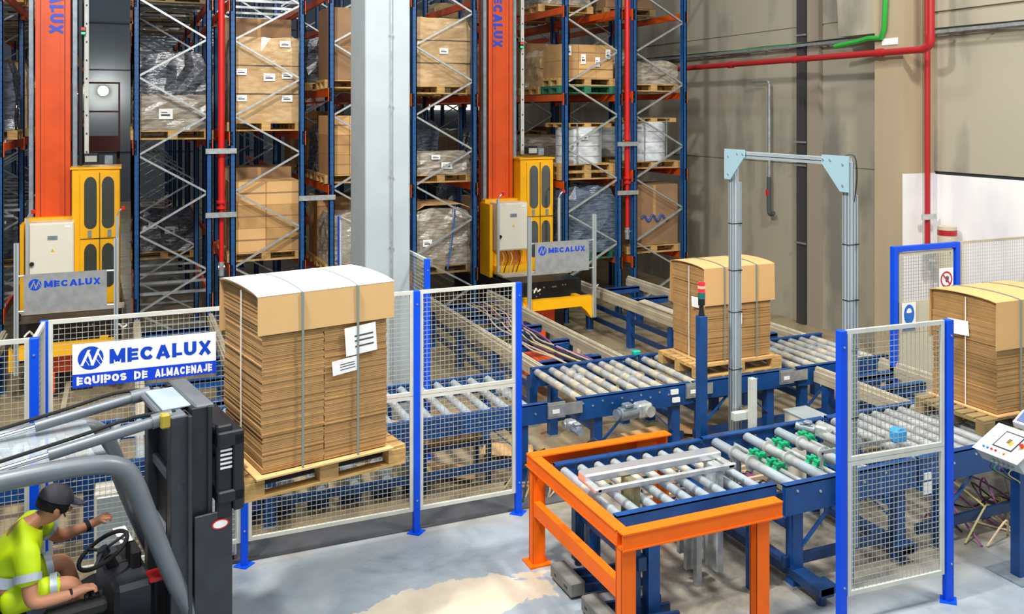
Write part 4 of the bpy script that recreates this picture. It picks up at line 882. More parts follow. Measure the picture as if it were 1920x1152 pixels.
p_ = Bo + Vector((.60, 0, 0)) + sl * .25 + nn_ * .008; g = MB(); g.tube(p_, p_ + nn_ * .01, .035, 14); g.build('emergency_plate', 'yellow', bx_, True); g = MB(); g.tube(p_ + nn_ * .01, p_ + nn_ * .05, .018, 14, .028); g.build('emergency_stop', 'redbtn', bx_, True)
p_ = Bo + Vector((.1, 0, 0)) + sl * .28 + nn_ * .008; g = MB(); g.bar(p_, p_ + nn_ * .01, .05, .05); g.build('key_switch', 'cream', bx_)
for i in range(5): g = MB(); p_ = Vector((-.1 + i * .08, -.16, .88)); g.tube(p_, p_ + Vector((0, -.05, -.03)), .022, 10); g.build('cable_gland', 'galv', bx_, True); g = MB(); g.path([p_ + Vector((0, -.04, -.03)), p_ + Vector((0, -.07, -.1)), p_ + Vector((.04, .05, -.22)), Vector((0, .06, .5))], .007, 6, 4); g.build('cable', ['cabled', 'greenpipe', 'cablep', 'cabled', 'cable'][i], bx_, True)
bx_.scale = (.55, .8, .55); bx_.location = (-.07, .03, .45)
t2 = thing('scale_display', (6.95, 5.22, 1.20), 'small grey weighing display with red digits on top of the control box', 'display', None, R(-90))
t2.scale = (.7, .7, .7)
g = MB(); g.prism([(-.08, 0), (.1, .12), (.1, .02), (-.06, -.06)], (-.16, 0, 0), (0, 1, 0), (0, 0, 1), (.32, 0, 0)); g.build('case', mat('scale_grey', '#c7cbd6', .4), t2)
s2 = Vector((0, .18, .12)).normalized(); n2 = Vector((0, -.12, .18)).normalized()
g = MB(); g.prism([(0, 0), (.26, 0), (.26, .16), (0, .16)], Vector((-.13, -.08, 0)) + s2 * .03, (1, 0, 0), s2, n2 * .003); g.build('keypad', mat('keypad_blue', '#5a6a98', .4), t2); g = MB(); g.prism([(0, 0), (.16, 0), (.16, .04), (0, .04)], Vector((-.07, -.08, 0)) + s2 * .13 + n2 * .003, (1, 0, 0), s2, n2 * .002); g.build('digits', mat('digits_red', '#b0343c', .4, emit=.3), t2)
g = MB(); g.tube((6.27, 5.93, .98), (6.27, 6.02, .98), .05, 12); g.bbox(6.2, 6.34, 5.92, 6.02, .90, 1.02, .02); tag(g.build('photo_sensor', mat('sensor_blue', '#2f9ee0', .4)), 'light blue sensor box above the rollers behind the right fence', 'sensor')
g = MB(); g.bar((5.4, 5.98, .93), (6.2, 5.98, .93), .02, .03); g.bar((5.42, 5.98, .93), (5.42, 5.98, .3), .02, .02); tag(g.build('support_bracket', 'galv'), 'thin arm holding the light blue sensor', 'bracket')
# grey cabinet box behind green section
t = thing('metal_cabinet', (6.22, 6.95, 0), 'low pale grey metal cabinet behind the green-wheeled conveyor', 'cabinet'); g = MB(); g.bbox(0, .28, .02, .46, .0, .74, .008); g.build('body', 'beige', t); g = MB(); g.bbox(-.01, .29, .01, .47, .74, .76, .004); g.build('lid', 'alu', t)
# ------------------------------------------------------------------ access door in fence
t = thing('access_door', (8.47, 8.15, 0), 'blue-framed fence door with a no-touching sign by the white wall', 'door')
for x in (0, 1.03): g = MB(); g.bbox(x, x + .07, -.03, .04, 0, 2.2, .004); g.build('door_post', 'postblue', t)
g = MB(); g.bbox(.071, 1.029, -.028, .038, 2.132, 2.198, .004); g.build('header', 'postblue', t)
fc = mat('door_beige', '#c9c2a9', .5, 0, .06, 3)
g = MB(); g.box(.14, .96, -.0095, .0095, 2.08, 2.12); g.box(.1, .14, -.01, .01, .1, 2.12); g.box(.96, 1.0, -.01, .01, .1, 2.12); g.box(.1, 1.0, -.008, .008, .1, 1.52); g.build('door_leaf', fc, t)
g = MB(); g.wires((.14, 0, 1.52), (1, 0, 0), .82, .56, .04); g.build('wire_mesh', mat('mesh_dark', '#8c8c90', .5, .3), t)
def ringsign(g, o, r, col_i=1): pass
s_ = thing('prohibition_sign', (9.33, 8.13, 1.75), 'round red and white no-touching sign on the fence door', 'sign')
g = MB(); g.box(-.115, .115, -.008, 0, -.16, .14); g.build('board', 'signw', s_)
g = MB(); n = 28; ro, ri = .1, .078
vs = []; fs = []
for i in range(n): a_ = 2 * PI * i / n; vs += [(ro * math.cos(a_), -.0095, ro * math.sin(a_)), (ri * math.cos(a_), -.0095, ri * math.sin(a_))]
fs = [(2 * i, 2 * i + 1, (2 * i + 3) % (2 * n), (2 * i + 2) % (2 * n)) for i in range(n)]; g.add(vs, fs); g.bar((-.06, -.0098, .06), (.06, -.0098, -.06), .002, .02, (1, 0, 1)); g.build('red_ring', mat('sign_red', '#c81e24', .4), s_)
g = MB(); g.tube((.01, -.009, -.01), (.01, -.0092, -.01), .028, 10); [g.bar((.0 + k * .012, -.0091, 0), (-.004 + k * .014, -.0091, .045 - abs(k - 1) * .006), .002, .009, (1, 0, 0)) for k in range(4)]; g.build('hand_symbol', 'ink', s_)
s_ = thing('mask_sign', (8.71, 8.13, 1.36), 'blue and white wear-a-mask sign on the fence door', 'sign')
g = MB(); g.box(-.11, .11, -.008, 0, -.17, .15); g.build('board', 'signw', s_)
g = MB(); g.prism([(.085 * math.cos(2 * PI * i / 24), .12 * math.sin(2 * PI * i / 24)) for i in range(24)], (0, -.0081, .01), (1, 0, 0), (0, 0, 1), (0, -.001, 0)); g.box(-.1, .1, -.0092, -.0081, -.17, -.14); g.build('blue_field', mat('mask_blue', '#0f68c8', .4), s_)
g = MB(); g.prism([(.042 * math.cos(2 * PI * i / 20), .05 * math.sin(2 * PI * i / 20) if math.sin(2 * PI * i / 20) > 0 else .01 * math.sin(2 * PI * i / 20)) for i in range(20)], (0, -.0092, .035), (1, 0, 0), (0, 0, 1), (0, -.001, 0))
g.prism([(-.045, .03), (.045, .03), (.035, -.03), (0, -.05), (-.035, -.03)], (0, -.0092, -.01), (1, 0, 0), (0, 0, 1), (0, -.001, 0)) if 0 else None; g.build('head_symbol', 'signw', s_)
panel(9.57, 8.16, 11.28, 8.16, 'wire fence panel between the blue door and the white wall', mid_=None, z1=2.2, fr='rail')
# things behind door: barrel-like fitting
t = thing('hose_fitting', (wx(1776) * 9.6, 9.6, 0), 'beige tank-like fitting with red band behind the fence door', 'fitting')
g = MB(); g.tube((0, 0, 0), (0, 0, 2.15), .13, 16); g.build('body', fc, t, True); g = MB(); g.tube((0, 0, 2.02), (0, 0, 2.1), .133, 16); g.build('red_band', 'bred', t, True)
# ------------------------------------------------------------------ pallets with cardboard stacks
def pallet(loc, rz, lab, lx=1.2, ly=.8, mt='wood'):
    t = thing('wooden_pallet', loc, lab, 'pallet', None, rz)
    for y in (-ly / 2 + .05, 0, ly / 2 - .05): g = MB(); g.bbox(-lx / 2, lx / 2, y - .05, y + .05, 0, .022, .003); g.build('base_board', mt, t)
    for x in (-lx / 2 + .07, 0, lx / 2 - .07):
        for y in (-ly / 2 + .05, 0, ly / 2 - .05): g = MB(); g.bbox(x - .07, x + .07, y - .05, y + .05, .022, .1, .003); g.build('block', mt, t)
        g = MB(); g.bbox(x - .07, x + .07, -ly / 2, ly / 2, .1, .122, .003); g.build('stringer_board', mt, t)
    for k in range(7):
        y = -ly / 2 + .05 + k * (ly - .1) / 6; g = MB(); g.bbox(-lx / 2, lx / 2, y - .045, y + .045, .122, .144, .003); g.build('deck_board', mt, t)
    return t
def cardstack(loc, rz, lab, w_, d_, h_, lid_f, lid_b, labels, straps=(.32, .72), seed=1, sheetx=0, topmat='cardl'):
    """loc = front-left bottom corner; sheets of flat cardboard under a folded cover"""
    t = thing('cardboard_stack', loc, lab, 'cardboard', 'stacks of flat cardboard on pallets', rz); rnd = random.Random(seed)
    N = int(h_ / .0125); blocks = 5
    for (xa, xb) in ((0, w_ * .48), (w_ * .48, w_)):
        g = MB()
        for i in range(N):
            z = .02 + i * (h_ - .03) / N; j = rnd.uniform(-.004, .004); k = rnd.uniform(-.004, .004); bl = int(i / N * blocks); jj = .006 * math.sin(bl * 2.1 + seed)
            g.box(xa + .0015 + j + (jj if xa == 0 else 0), xb - .0015 + j, k + jj * .6, d_ + k, z, z + (h_ - .03) / N * .84)
        g.box(xa + .012, xb - .012, .012, d_ - .012, .02, h_ - .01); g.build('sheet_bundle', 'card' if xa == 0 else 'card', t)
    g = MB(); g.box(-.05, w_ + .03, -.05, d_ + .03, .0, .012); g.build('bottom_sheet', topmat, t)
    # folded cover: arc over top, flaps front and back
    n = 10; pr = []
    for i in range(n + 1):
        u_ = i / n; pr.append((-.015 + u_ * (d_ + .03), h_ - .012 + .028 * math.sin(PI * u_) ** .6))
    prof = [(-.02, h_ - lid_f)] + pr + [(d_ + .03, h_ - lid_b)]
    g = MB(); th = .008; vs = []; fs = []; M_ = len(prof)
    x0, x1 = -.03, w_ + .05
    ins = [(p[0] * (1 - 2 * 0) + (th if i == 0 else (-th if i == M_ - 1 else 0)), p[1] - (th if 0 < i < M_ - 1 else 0)) for i, p in enumerate(prof)]
    for x in (x0, x1):
        vs += [(x, p[0], p[1]) for p in prof]; vs += [(x, p[0], p[1]) for p in ins]
    W = 2 * M_
    for i in range(M_ - 1):
        fs += [(i, i + 1, W + i + 1, W + i), (M_ + i, W + M_ + i, W + M_ + i + 1, M_ + i + 1), (i, M_ + i, M_ + i + 1, i + 1), (W + i, W + i + 1, W + M_ + i + 1, W + M_ + i)]
    fs += [(0, W, W + M_, M_), (M_ - 1, 2 * M_ - 1, W + 2 * M_ - 1, W + M_ - 1)]
    g.add(vs, fs); g.build('folded_cover', topmat, t, True)
    for s_ in straps:
        x = w_ * s_; g = MB(); out = [(x, -.03, .0)] + [(x, p[0] - .012 if i == 0 else p[0], p[1] + (.006 if i else 0)) for i, p in enumerate(prof[:-1])] + [(x, d_ + .04, h_ - .1)]
        for a_, b_ in zip(out[:-1], out[1:]): g.bar(a_, b_, .014, .004, (1, 0, 0) if 0 else (0, 0, 1)) if abs(a_[1] - b_[1]) > .02 else g.box(x - .007, x + .007, min(a_[1], b_[1]) - .003, max(a_[1], b_[1]) + .003, min(a_[2], b_[2]), max(a_[2], b_[2]))
        g.build('strap', 'strap', t)
    g = MB(); g.path([(-.018, d_ * .45, 0), (-.02, d_ * .45, h_ * .5), (-.018, d_ * .45, h_ - .02)], .005, 6, 3); g.build('side_string', 'white', t)
    for (x, z, lw_, lh_, rot, side) in labels:
        g = MB(); c_, s2_ = math.cos(R(rot)), math.sin(R(rot))
        if side == 'f':
            o_ = (x, -.026, z); g.m = 0; g.prism([(0, 0), (lw_, 0), (lw_, lh_), (0, lh_)], o_, (c_, 0, s2_), (-s2_, 0, c_), (0, -.002, 0)); g.m = 1
            for q_ in (.25, .45, .62): g.prism([(lw_ * .3, lh_ * q_), (lw_ * .9, lh_ * q_), (lw_ * .9, lh_ * (q_ + .06)), (lw_ * .3, lh_ * (q_ + .06))], (o_[0], -.0282, o_[2]), (c_, 0, s2_), (-s2_, 0, c_), (0, -.0005, 0))
        else:
            g.m = 0; g.prism([(0, 0), (lw_, .0), (lw_, lh_), (0, lh_)], (-.02, x, z), (-.25, .96, 0), (0, .1, 1), (-.002, 0, 0))
        g.build('paper_label', ['white', 'ink'], t)
    return t
pallet((6.50, 8.90, .802), 0, 'yellow wooden pallet on the roller conveyor under the middle cardboard stack')
cardstack((6.06, 8.56, .948), 0, 'strapped stack of flat cardboard behind the red-lit beacon post', .92, .66, 1.10, .44, .5, [(.35, .42, .14, .12, 0, 'f'), (.1, .62, .1, .12, 0, 's')], (.27, .76), 2)
pallet((7.80, 6.25, .852), 0, 'weathered wooden pallet under the large cardboard stack at right edge', mt='woodd')
cardstack((7.42, 5.90, .998), 0, 'large strapped stack of flat cardboard cut off by the right edge', .95, .72, 1.07, .46, .5, [(.45, .35, .2, .14, 0, 'f'), (.28, .68, .2, .14, 0, 's')], (.3, .75), 5)
# ------------------------------------------------------------------ clutter
rnd = random.Random(11)
def scrap(x, y, z, w_, d_, rz, lab, cat='cardboard'):
    g = MB(); c_, s_ = math.cos(rz), math.sin(rz); g.prism([(-w_ / 2, -d_ / 2), (w_ / 2, -d_ / 2), (w_ / 2 * .8, d_ / 2), (-w_ / 2, d_ / 2)], (x, y, z), (c_, s_, 0), (-s_, c_, 0), (0, 0, .008)); tag(g.build('cardboard_scrap', 'cardl'), lab, cat, 'cardboard scraps under the conveyors')
for i in range(7): scrap(2.55 + .14 * i, 8.8 + rnd.uniform(-.05, .3), .64, .28, .05, rnd.uniform(-1.2, -.6), 'thin cardboard strip lying between rollers behind the narrow fence panel')
for x, y in ((3.1, 8.9), (4.4, 8.7), (5.6, 9.0), (6.3, 8.9), (3.9, 9.2)): scrap(x, y, .05 + rnd.random() * .02, .6, .35, rnd.uniform(-.6, .6), 'flat cardboard scrap on the floor under the blue conveyors')
g = MB(); g.bbox(2.75, 3.35, 8.6, 9.0, .45, .58, .03); tag(g.build('cardboard_bundle', 'card'), 'tan cardboard bundle lying under the conveyor behind the fence', 'cardboard')
g = MB(); g.box(2.7, 3.45, 8.6, 8.65, .4, .45); g.box(2.7, 3.45, 8.95, 9.0, .4, .45); [g.box(x, x + .05, y, y + .05, 0, .4) for x in (2.7, 3.4) for y in (8.6, 8.95)]; tag(g.build('bundle_trestle', 'navy'), 'low navy trestle under the tan cardboard bundle', 'trestle')
def cablerun(x0, x1, y0, y1, n, lab, cl, grp, zmax=.25):
    for i in range(n):
        m_ = 7; xa = rnd.uniform(x0, x1); g = MB(); pts = [(x0 + (x1 - x0) * k / (m_ - 1) + rnd.uniform(-.12, .12), rnd.uniform(y0, y1), rnd.uniform(.015, zmax) if k % 2 else .012) for k in range(m_)]
        g.path(pts, .009, 6, 5); tag(g.build('cable', cl[i % len(cl)], None, True), lab, 'cable', grp)
cablerun(3.6, 4.6, 8.0, 8.5, 5, 'loose cable looping under the conveyor by the last fence post', ['cabled', 'cabley', 'cable'], 'cables by the last fence post', .5)
cablerun(4.6, 6.8, 7.3, 8.3, 8, 'loose cable lying on the floor between the two conveyor lines', ['cabled', 'cable', 'cablep'], 'cables between the conveyor lines', .12)
cablerun(6.9, 8.3, 5.5, 6.5, 8, 'tangled cable on the floor beneath the large cardboard stack', ['cabley', 'cabled', 'cablep', 'cable'], 'cables below the large stack', .35)
for i in range(6):
    x = 4.9 + i * .38; g = MB(); g.box(x, x + .05, 7.2, 8.35, .02, .08); tag(g.build('floor_track', 'rail' if i % 2 else 'navy'), 'low steel track on the floor between the conveyor lines', 'track', 'floor tracks between the conveyor lines')
for i in range(3):
    g = MB(); y = 7.4 + i * .27; g.box(4.4, 8.6, y, y + .04, .085, .12); tag(g.build('cable_duct', 'cable'), 'long beige cable duct on the floor between the conveyor lines', 'duct', 'cable ducts between conveyor lines')
for i in range(6):
    x = 1.05 + i * .32; t = thing('floor_roller_box', (x, 8.6, 0), 'grey gearbox unit low under the conveyor behind the fence', 'motor', 'gearboxes under the fenced conveyor')
    g = MB(); g.bbox(-.09, .08, 0, .3, .12, .32, .02); g.build('case', 'motor' if i % 2 else 'steel', t); g = MB(); g.tube((0, -.08, .22), (0, .0, .22), .05, 12); g.build('shaft_end', 'steel', t, True); g = MB(); g.box(-.1, .1, .1, .2, 0, .12); g.build('mount', 'navy', t)
# ------------------------------------------------------------------ fork truck
FO = (0.73, 6.15, 0); FR_ = R(11.7)
ft = thing('forklift', FO, 'dark grey fork truck lifting a cardboard stack at the left foreground', 'forklift', None, FR_)
def bx(name, mt, *b, par=ft, c=.012, sm=False):
    g = MB(); 
    for q in (b if isinstance(b[0], tuple) else (b,)): g.bbox(*q, c)
    return g.build(name, mt, par, sm)
bx('chassis', 'dark', (-2.6, -.62, -.08, .90, .16, .50), (-1.9, -.9, .0, .82, .5, .56), c=.03)
bx('counterweight', 'mid', (-3.1, -2.1, -.12, .94, .28, 1.12), c=.08)
bx('hood', 'mid', (-2.15, -1.62, .02, .80, .5, .80), c=.05)
st = bx('seat', 'rubber', (-1.72, -1.26, .16, .62, .70, .80), (-1.78, -1.64, .16, .62, .76, 1.22), c=.04)
for x, r_, lab in ((-.72, .29, 0), (-2.45, .24, 1)):
    for y in (-.16, .84):
        g = MB(); g.tube((x, y, r_), (x, y + .15, r_), r_, 28); wh = g.build('wheel', 'rubber', ft, True)
        g = MB(); g.tube((x, y - .005, r_), (x, y + .155, r_), r_ * .58, 20); g.tube((x, y - .02, r_), (x, y, r_), .05, 12); g.build('hub', 'mid', wh, True)
g = MB(); g.prism([(-.36, 0), (-.36, .12), (-.22, .3), (.0, .37), (.2, .3), (.27, .15), (.33, .15), (.26, .36), (.0, .45), (-.28, .36), (-.45, .12), (-.45, 0)], (-.72, -.17, .24), (1, 0, 0), (0, 0, 1), (0, .2, 0)); g.build('fender', 'dark', ft)
# overhead guard
def rail2(y, name):
    g = MB(); g.path([(-.34, y, .55), (-.46, y, .84), (-.60, y, 1.22), (-.71, y, 1.54), (-.80, y, 1.655), (-.98, y, 1.70), (-1.4, y, 1.71), (-1.9, y, 1.68), (-2.25, y, 1.58), (-2.38, y, 1.3), (-2.42, y, .9)], .058, 12, 4); return g.build(name, 'mid', ft, True)
rail2(-.0, 'guard_pillar'); rail2(.80, 'guard_pillar')
for i in range(9):
    x = -.90 - i * .16; g = MB(); g.prism([(0, 0), (.045, .0), (.045, .035), (.0, .035)], (x, .02, 1.695), (1, 0, 0), (0, 0, 1), (0, .76, 0)); g.build('roof_slat', 'mid', ft)
g = MB(); g.bbox(-2.2, -.86, .05, .75, 1.735, 1.742, .002); g.build('roof_pane', mat('roof_glass', '#cfdce4', .1, 0, alpha=.28), ft)
# tilt cylinders
for y, nm in ((.03, 0), (.61, 1)):
    g = MB(); g.tube((-.54, y, 1.885), (-1.18, y, 1.80), .035, 14); g.tube((-.60, y, 1.88), (-.48, y, 1.895), .045, 14); cy = g.build('tilt_cylinder', 'mid', ft, True)
    g = MB(); g.tube((-1.18, y, 1.80), (-1.6, y, 1.745), .016, 12); g.build('piston_rod', 'chrome', cy, True)
    g = MB(); g.path([(-.45, y + .03, 1.91), (-.7, y + .03, 1.92), (-1.0, y + .03, 1.87), (-1.6, y + .03, 1.78)], .012, 8, 4); g.build('hose', 'rubber', cy, True)
    g = MB(); g.bar((-1.6, y, 1.79), (-1.6, y, 1.70), .06, .04); g.build('bracket', 'dark', cy)
# mast
for y in (-.03, .57):
    g = MB(); g.bbox(-.50, -.38, y, y + .1, .08, 1.90, .006); g.bbox(-.40, -.375, y - .03 if y < 0 else y, y + .13, .08, 1.9, .004); g.build('outer_mast_rail', 'dark', ft)
    g = MB(); g.bbox(-.37, -.24, y + .02, y + .09, .12, 1.93, .006); g.bbox(-.27, -.24, y + .0, y + .12, .12, 1.93, .004); g.build('inner_mast_rail', mat('mast_black', '#24272b', .45, 0, .3, 6) if y < 0 else 'black', ft)
for z in (1.02, 1.42): bx('mast_cross_bar', 'motor' if 0 else 'mid', (-.47, -.40, -.03, .67, z, z + .07))
bx('mast_head', 'mid', (-.55, -.40, -.02, .68, 1.87, 1.91), (-.34, -.22, .0, .67, 1.90, 1.94), c=.01)
bx('head_plate', 'roof', (-.52, -.34, .10, .56, 1.911, 1.925), c=.004)
g = MB(); g.bbox(-.56, -.50, -.035, .04, 1.84, 1.93, .01); g.build('yellow_joint', mat('joint_yellow', '#a8952e', .5), ft)
for y in (.28, .50): g = MB(); g.tube((-.33, y, .2), (-.33, y, 1.9), .035, 12); g.build('lift_cylinder', 'black', ft, True)
for y in (.36, .44): g = MB(); g.box(-.25, -.235, y - .015, y + .015, .9, 1.9); g.build('lift_chain', 'slot', ft)
bx('mast_guard_plate', 'dark', (-.36, -.12, -.055, -.035, .2, 1.25), c=.004); bx('mast_inner_panel', 'black', (-.44, -.40, .05, .75, .3, 1.80), c=.004)
for y in (.1, .16, .64): g = MB(); g.path([(-.46, y, .3), (-.47, y, 1.0), (-.46, y, 1.85)], .014, 8, 2); g.build('mast_hose', 'rubber', ft, True)
g = MB(); g.bbox(-.22, -.12, -.06, .0, 1.2, 1.80, .01); g.bbox(-.22, -.05, -.08, .88, 1.66, 1.76, .01); g.bbox(-.22, -.05, -.08, .88, 1.30, 1.38, .01); g.bbox(-.12, -.05, -.08, .0, 1.24, 1.74, .01); g.bbox(-.12, -.05, .80, .88, 1.24, 1.74, .01); g.build('fork_carriage', 'black', ft)
for y in (.2, .6): g = MB(); g.bbox(-.05, -.012, y - .05, y + .05, 1.26, 1.72, .004); g.bbox(-.05, 1.1, y - .05, y + .05, 1.262, 1.325, .004); g.build('fork', 'black', ft)
g = MB(); [g.box(-.20, -.125, -.0625, -.06, 1.52 + i * .028, 1.533 + i * .028) for i in range(8)]; g.build('printed_plate', 'white', ft)
g = MB(); g.prism([(.055 * math.cos(2 * PI * i / 20), .032 * math.sin(2 * PI * i / 20)) for i in range(20)], (-.2, -.058, 1.17), (1, 0, 0), (0, 0, 1), (0, -.002, 0)); q_ = g.build('oval_badge', 'redbtn', ft)
g = MB(); g.prism([(.046 * math.cos(2 * PI * i / 20), .024 * math.sin(2 * PI * i / 20)) for i in range(20)], (-.2, -.0605, 1.17), (1, 0, 0), (0, 0, 1), (0, -.001, 0)); g.build('badge_face', 'white', q_)
# dash, wheel, levers
bx('dashboard', 'dark', (-.80, -.56, .1, .74, .5, .86), c=.03)
g = MB(); g.path([(-.62, .42, .6), (-.78, .42, .92)], .035, 12, 1); g.build('steering_column', 'rubber', ft, True)
cw = Vector((-.81, .42, .98)); nW = Vector((-.45, 0, .9)).normalized(); e1 = Vector((0, 1, 0)); e2 = nW.cross(e1)
g = MB(); g.path([cw + e1 * (.16 * math.cos(2 * PI * i / 16)) + e2 * (.16 * math.sin(2 * PI * i / 16)) for i in range(17)], .014, 8, 2); sw = g.build('steering_wheel', 'rubber', ft, True)
g = MB(); [g.bar(cw, cw + e1 * (.15 * math.cos(a_)) + e2 * (.15 * math.sin(a_)), .02, .012) for a_ in (.5, 2.6, 4.7)]; g.tube(cw - nW * .03, cw + nW * .015, .035, 14); g.build('spoke', 'dark', sw)
bx('armrest_console', 'rubber', (-1.2, -.86, .0, .12, .78, .86), c=.02)
for x in (-.98, -.94, -.90): g = MB(); g.tube((x, .06, .85), (x + .01, .06, .885), .007, 8); g.tube((x + .01, .06, .885), (x + .01, .06, .9), .014, 10); g.build('lever', 'black', ft, True)
g = MB(); g.bbox(-.66, -.60, .3, .5, .84, .97, .01); g.build('display', 'rubber', ft); g = MB(); g.bbox(-.60, -.50, .08, .2, .84, .88, .01); g.build('red_switch', 'redbtn', ft)
bx('clipboard', 'white', (-.70, -.62, .45, .70, .98, .985), c=.001)
# ------------------------------------------------------------------ driver
def skin(name, verts, edges, mt, parent, root=0, sub=2):
    me = bpy.data.meshes.new('s'); me.from_pydata([v[0] for v in verts], edges, []); ob = bpy.data.objects.new('s', me); S.collection.objects.link(ob)
    m_ = ob.modifiers.new('k', 'SKIN'); m_.use_smooth_shade = True; m_.branch_smoothing = .3
    if not me.skin_vertices: me.skin_vertices.new()
    sv = me.skin_vertices[0].data
    for i, v in enumerate(verts): r_ = v[1]; sv[i].radius = (r_, r_) if not isinstance(r_, tuple) else r_; sv[i].use_root = (i == root)
    s_ = ob.modifiers.new('u', 'SUBSURF'); s_.levels = sub; s_.render_levels = sub
    dg = bpy.context.evaluated_depsgraph_get(); dg.update(); nm = bpy.data.meshes.new_from_object(ob.evaluated_get(dg)); bpy.data.objects.remove(ob)
    nm.name = name; nm.materials.clear(); nm.materials.append(M[mt] if isinstance(mt, str) else mt)
    for p in nm.polygons: p.use_smooth = True
    o = bpy.data.objects.new(name, nm); S.collection.objects.link(o); o.parent = parent; return o
pr = thing('person', FO, 'driver in yellow hi-vis top and grey cap leaning forward in the fork truck', 'person', None, FR_)
V = []; E_ = []
def add(co, r_, p=None): V.append((co, r_)); n = len(V) - 1; (E_.append((p, n)) if p is not None else None); return n
pel = add((-1.44, .38, .90), .12); sp = add((-1.39, .38, 1.03), .115, pel); ch = add((-1.31, .38, 1.17), .13, sp); nb = add((-1.22, .38, 1.28), .065, ch)
nk = add((-1.18, .38, 1.295), .05, nb); jw = add((-1.125, .38, 1.31), .072, nk); hd = add((-1.095, .38, 1.375), .092, jw); tp = add((-1.085, .38, 1.435), .068, hd)
def arm(sh, el, wr, ha, fdir, side):
    a_ = add(sh, .062, ch); b_ = add(el, .046, a_); c_ = add(wr, .031, b_); d_ = add(ha, .034, c_)
    f = Vector(fdir).normalized(); s_ = Vector(side).normalized(); h_ = Vector(ha); dn = Vector((0, 0, -1))
    for k, (o_, L) in enumerate(((-.027, .05), (-.009, .06), (.009, .056), (.027, .042))):
        p1 = add(tuple(h_ + f * .035 + s_ * o_), .0115, d_); p2 = add(tuple(h_ + f * (.035 + L * .55) + s_ * o_ * 1.1), .0095, p1); add(tuple(h_ + f * (.035 + L * .7) + s_ * o_ * 1.1 + dn * L * .55), .0085, p2)
    t1 = add(tuple(h_ - s_ * .035 + f * .005), .012, d_); add(tuple(h_ - s_ * .05 + f * .035 + dn * .012), .010, t1)
arm((-1.27, .19, 1.215), (-1.27, .06, .93), (-1.05, .06, .925), (-.985, .07, .94), (1, 0, -.15), (0, -1, 0))
arm((-1.20, .56, 1.22), (-1.03, .66, 1.03), (-.83, .70, 1.05), (-.775, .72, 1.065), (1, .25, 0), (0, 1, .2))
for y, ky in ((.28, .20), (.50, .56)):
    a_ = add((-1.34, y, .885), .085, pel); b_ = add((-1.02, ky, .92), .062, a_); c_ = add((-.93, ky, .62), .042, b_); d_ = add((-.90, ky, .545), .038, c_); add((-.80, ky, .53), .036, d_)
body = skin('body', V, E_, 'skin', pr, 0)
# clothing
V = []; E_ = []
pel = add((-1.45, .38, .88), .135); sp = add((-1.40, .38, 1.03), .14, pel); ch = add((-1.31, .38, 1.165), (.17, .165), sp); nb = add((-1.215, .38, 1.27), .09, ch)
a_ = add((-1.275, .18, 1.21), .088, ch); add((-1.275, .09, 1.01), .068, a_)
a_ = add((-1.20, .57, 1.22), .085, ch); add((-1.08, .64, 1.09), .064, a_)
shirt = skin('hi_vis_top', V, E_, 'hivis', pr, 0)
for c0, c1, r_, lab in (((-1.40, .38, .985), (-1.378, .38, 1.045), .150, 0), ((-1.279, .118, 1.09), (-1.281, .10, 1.05), .078, 1), ((-1.13, .61, 1.145), (-1.11, .625, 1.12), .076, 2)):
    g = MB(); g.tube(c0, c1, r_, 20, cap=False); g.build('reflective_band', 'refl', shirt, True)
for y, ky in ((.28, .20), (.50, .56)):
    V = []; E_ = []; a_ = add((-1.42, y, .885), .10); b_ = add((-1.20, (y + ky) / 2, .905), .088, a_); add((-1.05, ky, .92), .075, b_); sh = skin('trouser_leg', V, E_, 'hivis', pr, 0)
    g = MB(); g.tube((-1.14, (y + 2 * ky) / 3, .912), (-1.10, (y + 3 * ky) / 4, .915), .088, 18, cap=False); g.build('reflective_band', 'refl', sh, True)
    V = []; E_ = []; a_ = add((-.93, ky, .60), .05); b_ = add((-.91, ky, .54), .05, a_); add((-.78, ky, .53), .042, b_); skin('boot', V, E_, 'rubber', pr, 0)
def sph(g, c_, rx, ry, rz_, n=16, m_=10, z0=-1, z1=1, rot=0):
    vs = []; fs = []; cs, sn = math.cos(rot), math.sin(rot)
    for j in range(m_ + 1):
        t_ = z0 + (z1 - z0) * j / m_; rr = math.sqrt(max(0, 1 - t_ * t_))
        for i in range(n): a_ = 2 * PI * i / n; x, y, z = rx * rr * math.cos(a_), ry * rr * math.sin(a_), rz_ * t_; vs.append((c_[0] + x * cs + z * sn, c_[1] + y, c_[2] - x * sn + z * cs))
    for j in range(m_):
        for i in range(n): fs.append((j * n + i, j * n + (i + 1) % n, (j + 1) * n + (i + 1) % n, (j + 1) * n + i))
    fs.append(tuple(range(n - 1, -1, -1))); fs.append(tuple(range(m_ * n, m_ * n + n))); g.add(vs, fs)
hc = (-1.112, .38, 1.435); g = MB(); sph(g, (-1.105, .38, 1.375), .102, .092, .10, z0=-.35, z1=.4, rot=.4); g.build('hair', 'hair', pr, True)
g = MB(); sph(g, (-1.092, .38, 1.393), .108, .099, .098, z0=.05, z1=1, rot=.4); g.prism([(0, -.07), (.05, -.065), (.09, -.03), (.098, 0), (.09, .03), (.05, .065), (0, .07)], (-1.01, .38, 1.365), (.92, 0, -.39), (0, 1, 0), (0, 0, .008)); cp_ = g.build('cap', 'cap', pr, True)
g = MB(); sph(g, (-1.016, .38, 1.315), .022, .012, .018, 10, 6, rot=.4); g.build('nose', 'skin', pr, True)
for y in (-.032, .032): g = MB(); sph(g, (-1.026, .38 + y, 1.342), .011, .012, .008, 8, 6); g.build('eye', 'white', pr, True)
g = MB(); g.box(-1.046, -1.036, .36, .40, 1.278, 1.284); g.build('mouth', mat('lips', '#9c5a4c', .6), pr)
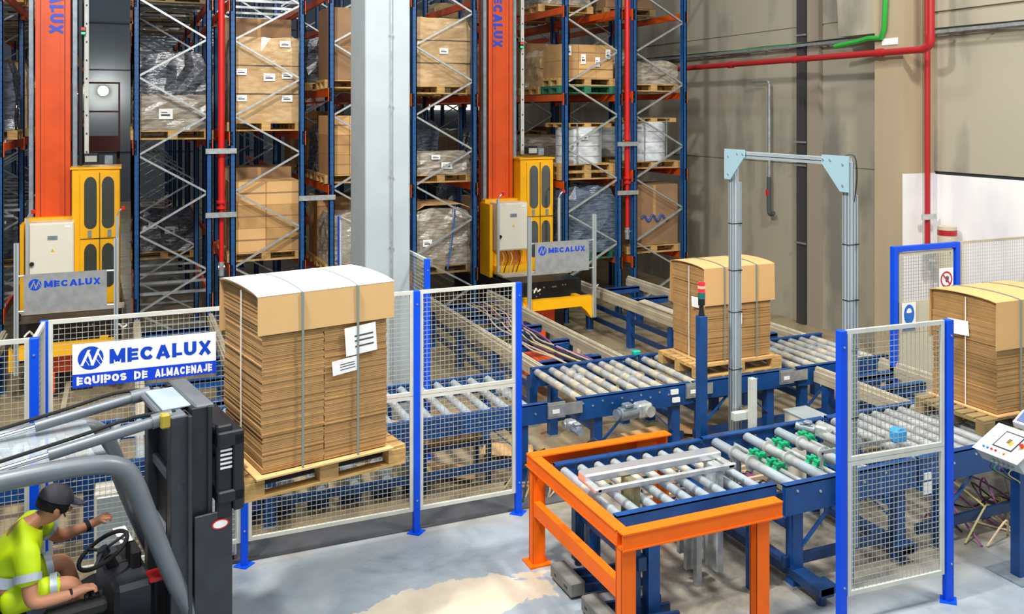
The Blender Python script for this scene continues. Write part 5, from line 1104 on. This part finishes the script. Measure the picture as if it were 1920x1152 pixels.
for s_ in (-1, 1): g = MB(); sph(g, (-1.10, .38 + s_ * .092, 1.345), .018, .008, .026, 10, 6); g.build('ear', 'skin', pr, True)
V = []; E_ = []; a_ = add((-1.08, .06, .925), .038); b_ = add((-1.03, .065, .93), .036, a_); skin('glove_cuff', V, E_, 'rubber', pr, 0)
g = MB(); g.tube((-.87, .692, 1.043), (-.845, .697, 1.048), .037, 16); g.build('wrist_watch', 'rubber', pr, True)
# carried pallet and cardboard stack
def Fl(x, y, z): c_, s_ = math.cos(FR_), math.sin(FR_); return (FO[0] + x * c_ - y * s_, FO[1] + x * s_ + y * c_, z)
pallet(Fl(.575, .4, 1.235), FR_, 'wooden pallet lifted on the forks of the fork truck')
M['cardw'] = mat('pale_cover', '#d6ae74', .7, 0, .06, 2)
cs_ = cardstack(Fl(.09, .0, 1.381), FR_, 'big stack of flat cardboard with a glare-whitened top, carried by the fork truck', .93, .80, 1.22, .27, .4, [(.60, .72, .24, .2, 4, 'f'), (.50, .60, .19, .1, 5, 'f')], (.30, .74), 8, topmat='cardw')
g = MB(); g.box(-.035, .985, -.02, .83, 1.252, 1.262); 
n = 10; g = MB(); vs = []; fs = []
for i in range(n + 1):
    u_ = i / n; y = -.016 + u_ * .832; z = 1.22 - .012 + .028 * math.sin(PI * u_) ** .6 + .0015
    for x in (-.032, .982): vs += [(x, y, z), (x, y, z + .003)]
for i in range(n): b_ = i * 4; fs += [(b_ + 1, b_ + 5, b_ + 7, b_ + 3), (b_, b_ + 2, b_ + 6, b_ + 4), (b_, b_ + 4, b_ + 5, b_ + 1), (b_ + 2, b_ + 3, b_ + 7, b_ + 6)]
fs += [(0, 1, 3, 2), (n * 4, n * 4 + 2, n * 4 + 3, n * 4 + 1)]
g.add(vs, fs); g.build('glare_sheet', 'white', cs_, True)  # white layer paints the overexposed glare onto the tan cover
g = MB(); g.bbox(-.4, -.24, 0, 0.001, 0, .001) if 0 else None
# floor standing low white cabinets by the fence
for x, lab in ((-.25, 'low pale cabinet behind the fence, seen past the driver'), (.55, 'low pale cabinet just left of the fence post below the carried stack')):
    t = thing('switch_cabinet', (x, 7.95, 0), lab, 'cabinet'); g = MB(); g.bbox(0, .3, 0, .25, .05, .75, .008); g.build('body', 'beige', t); g = MB(); g.bbox(.02, .28, -.01, 0, .08, .72, .004); g.build('door', 'alu', t); g = MB(); g.box(.02, .28, .02, .23, 0, .05); g.build('plinth', 'slot', t)
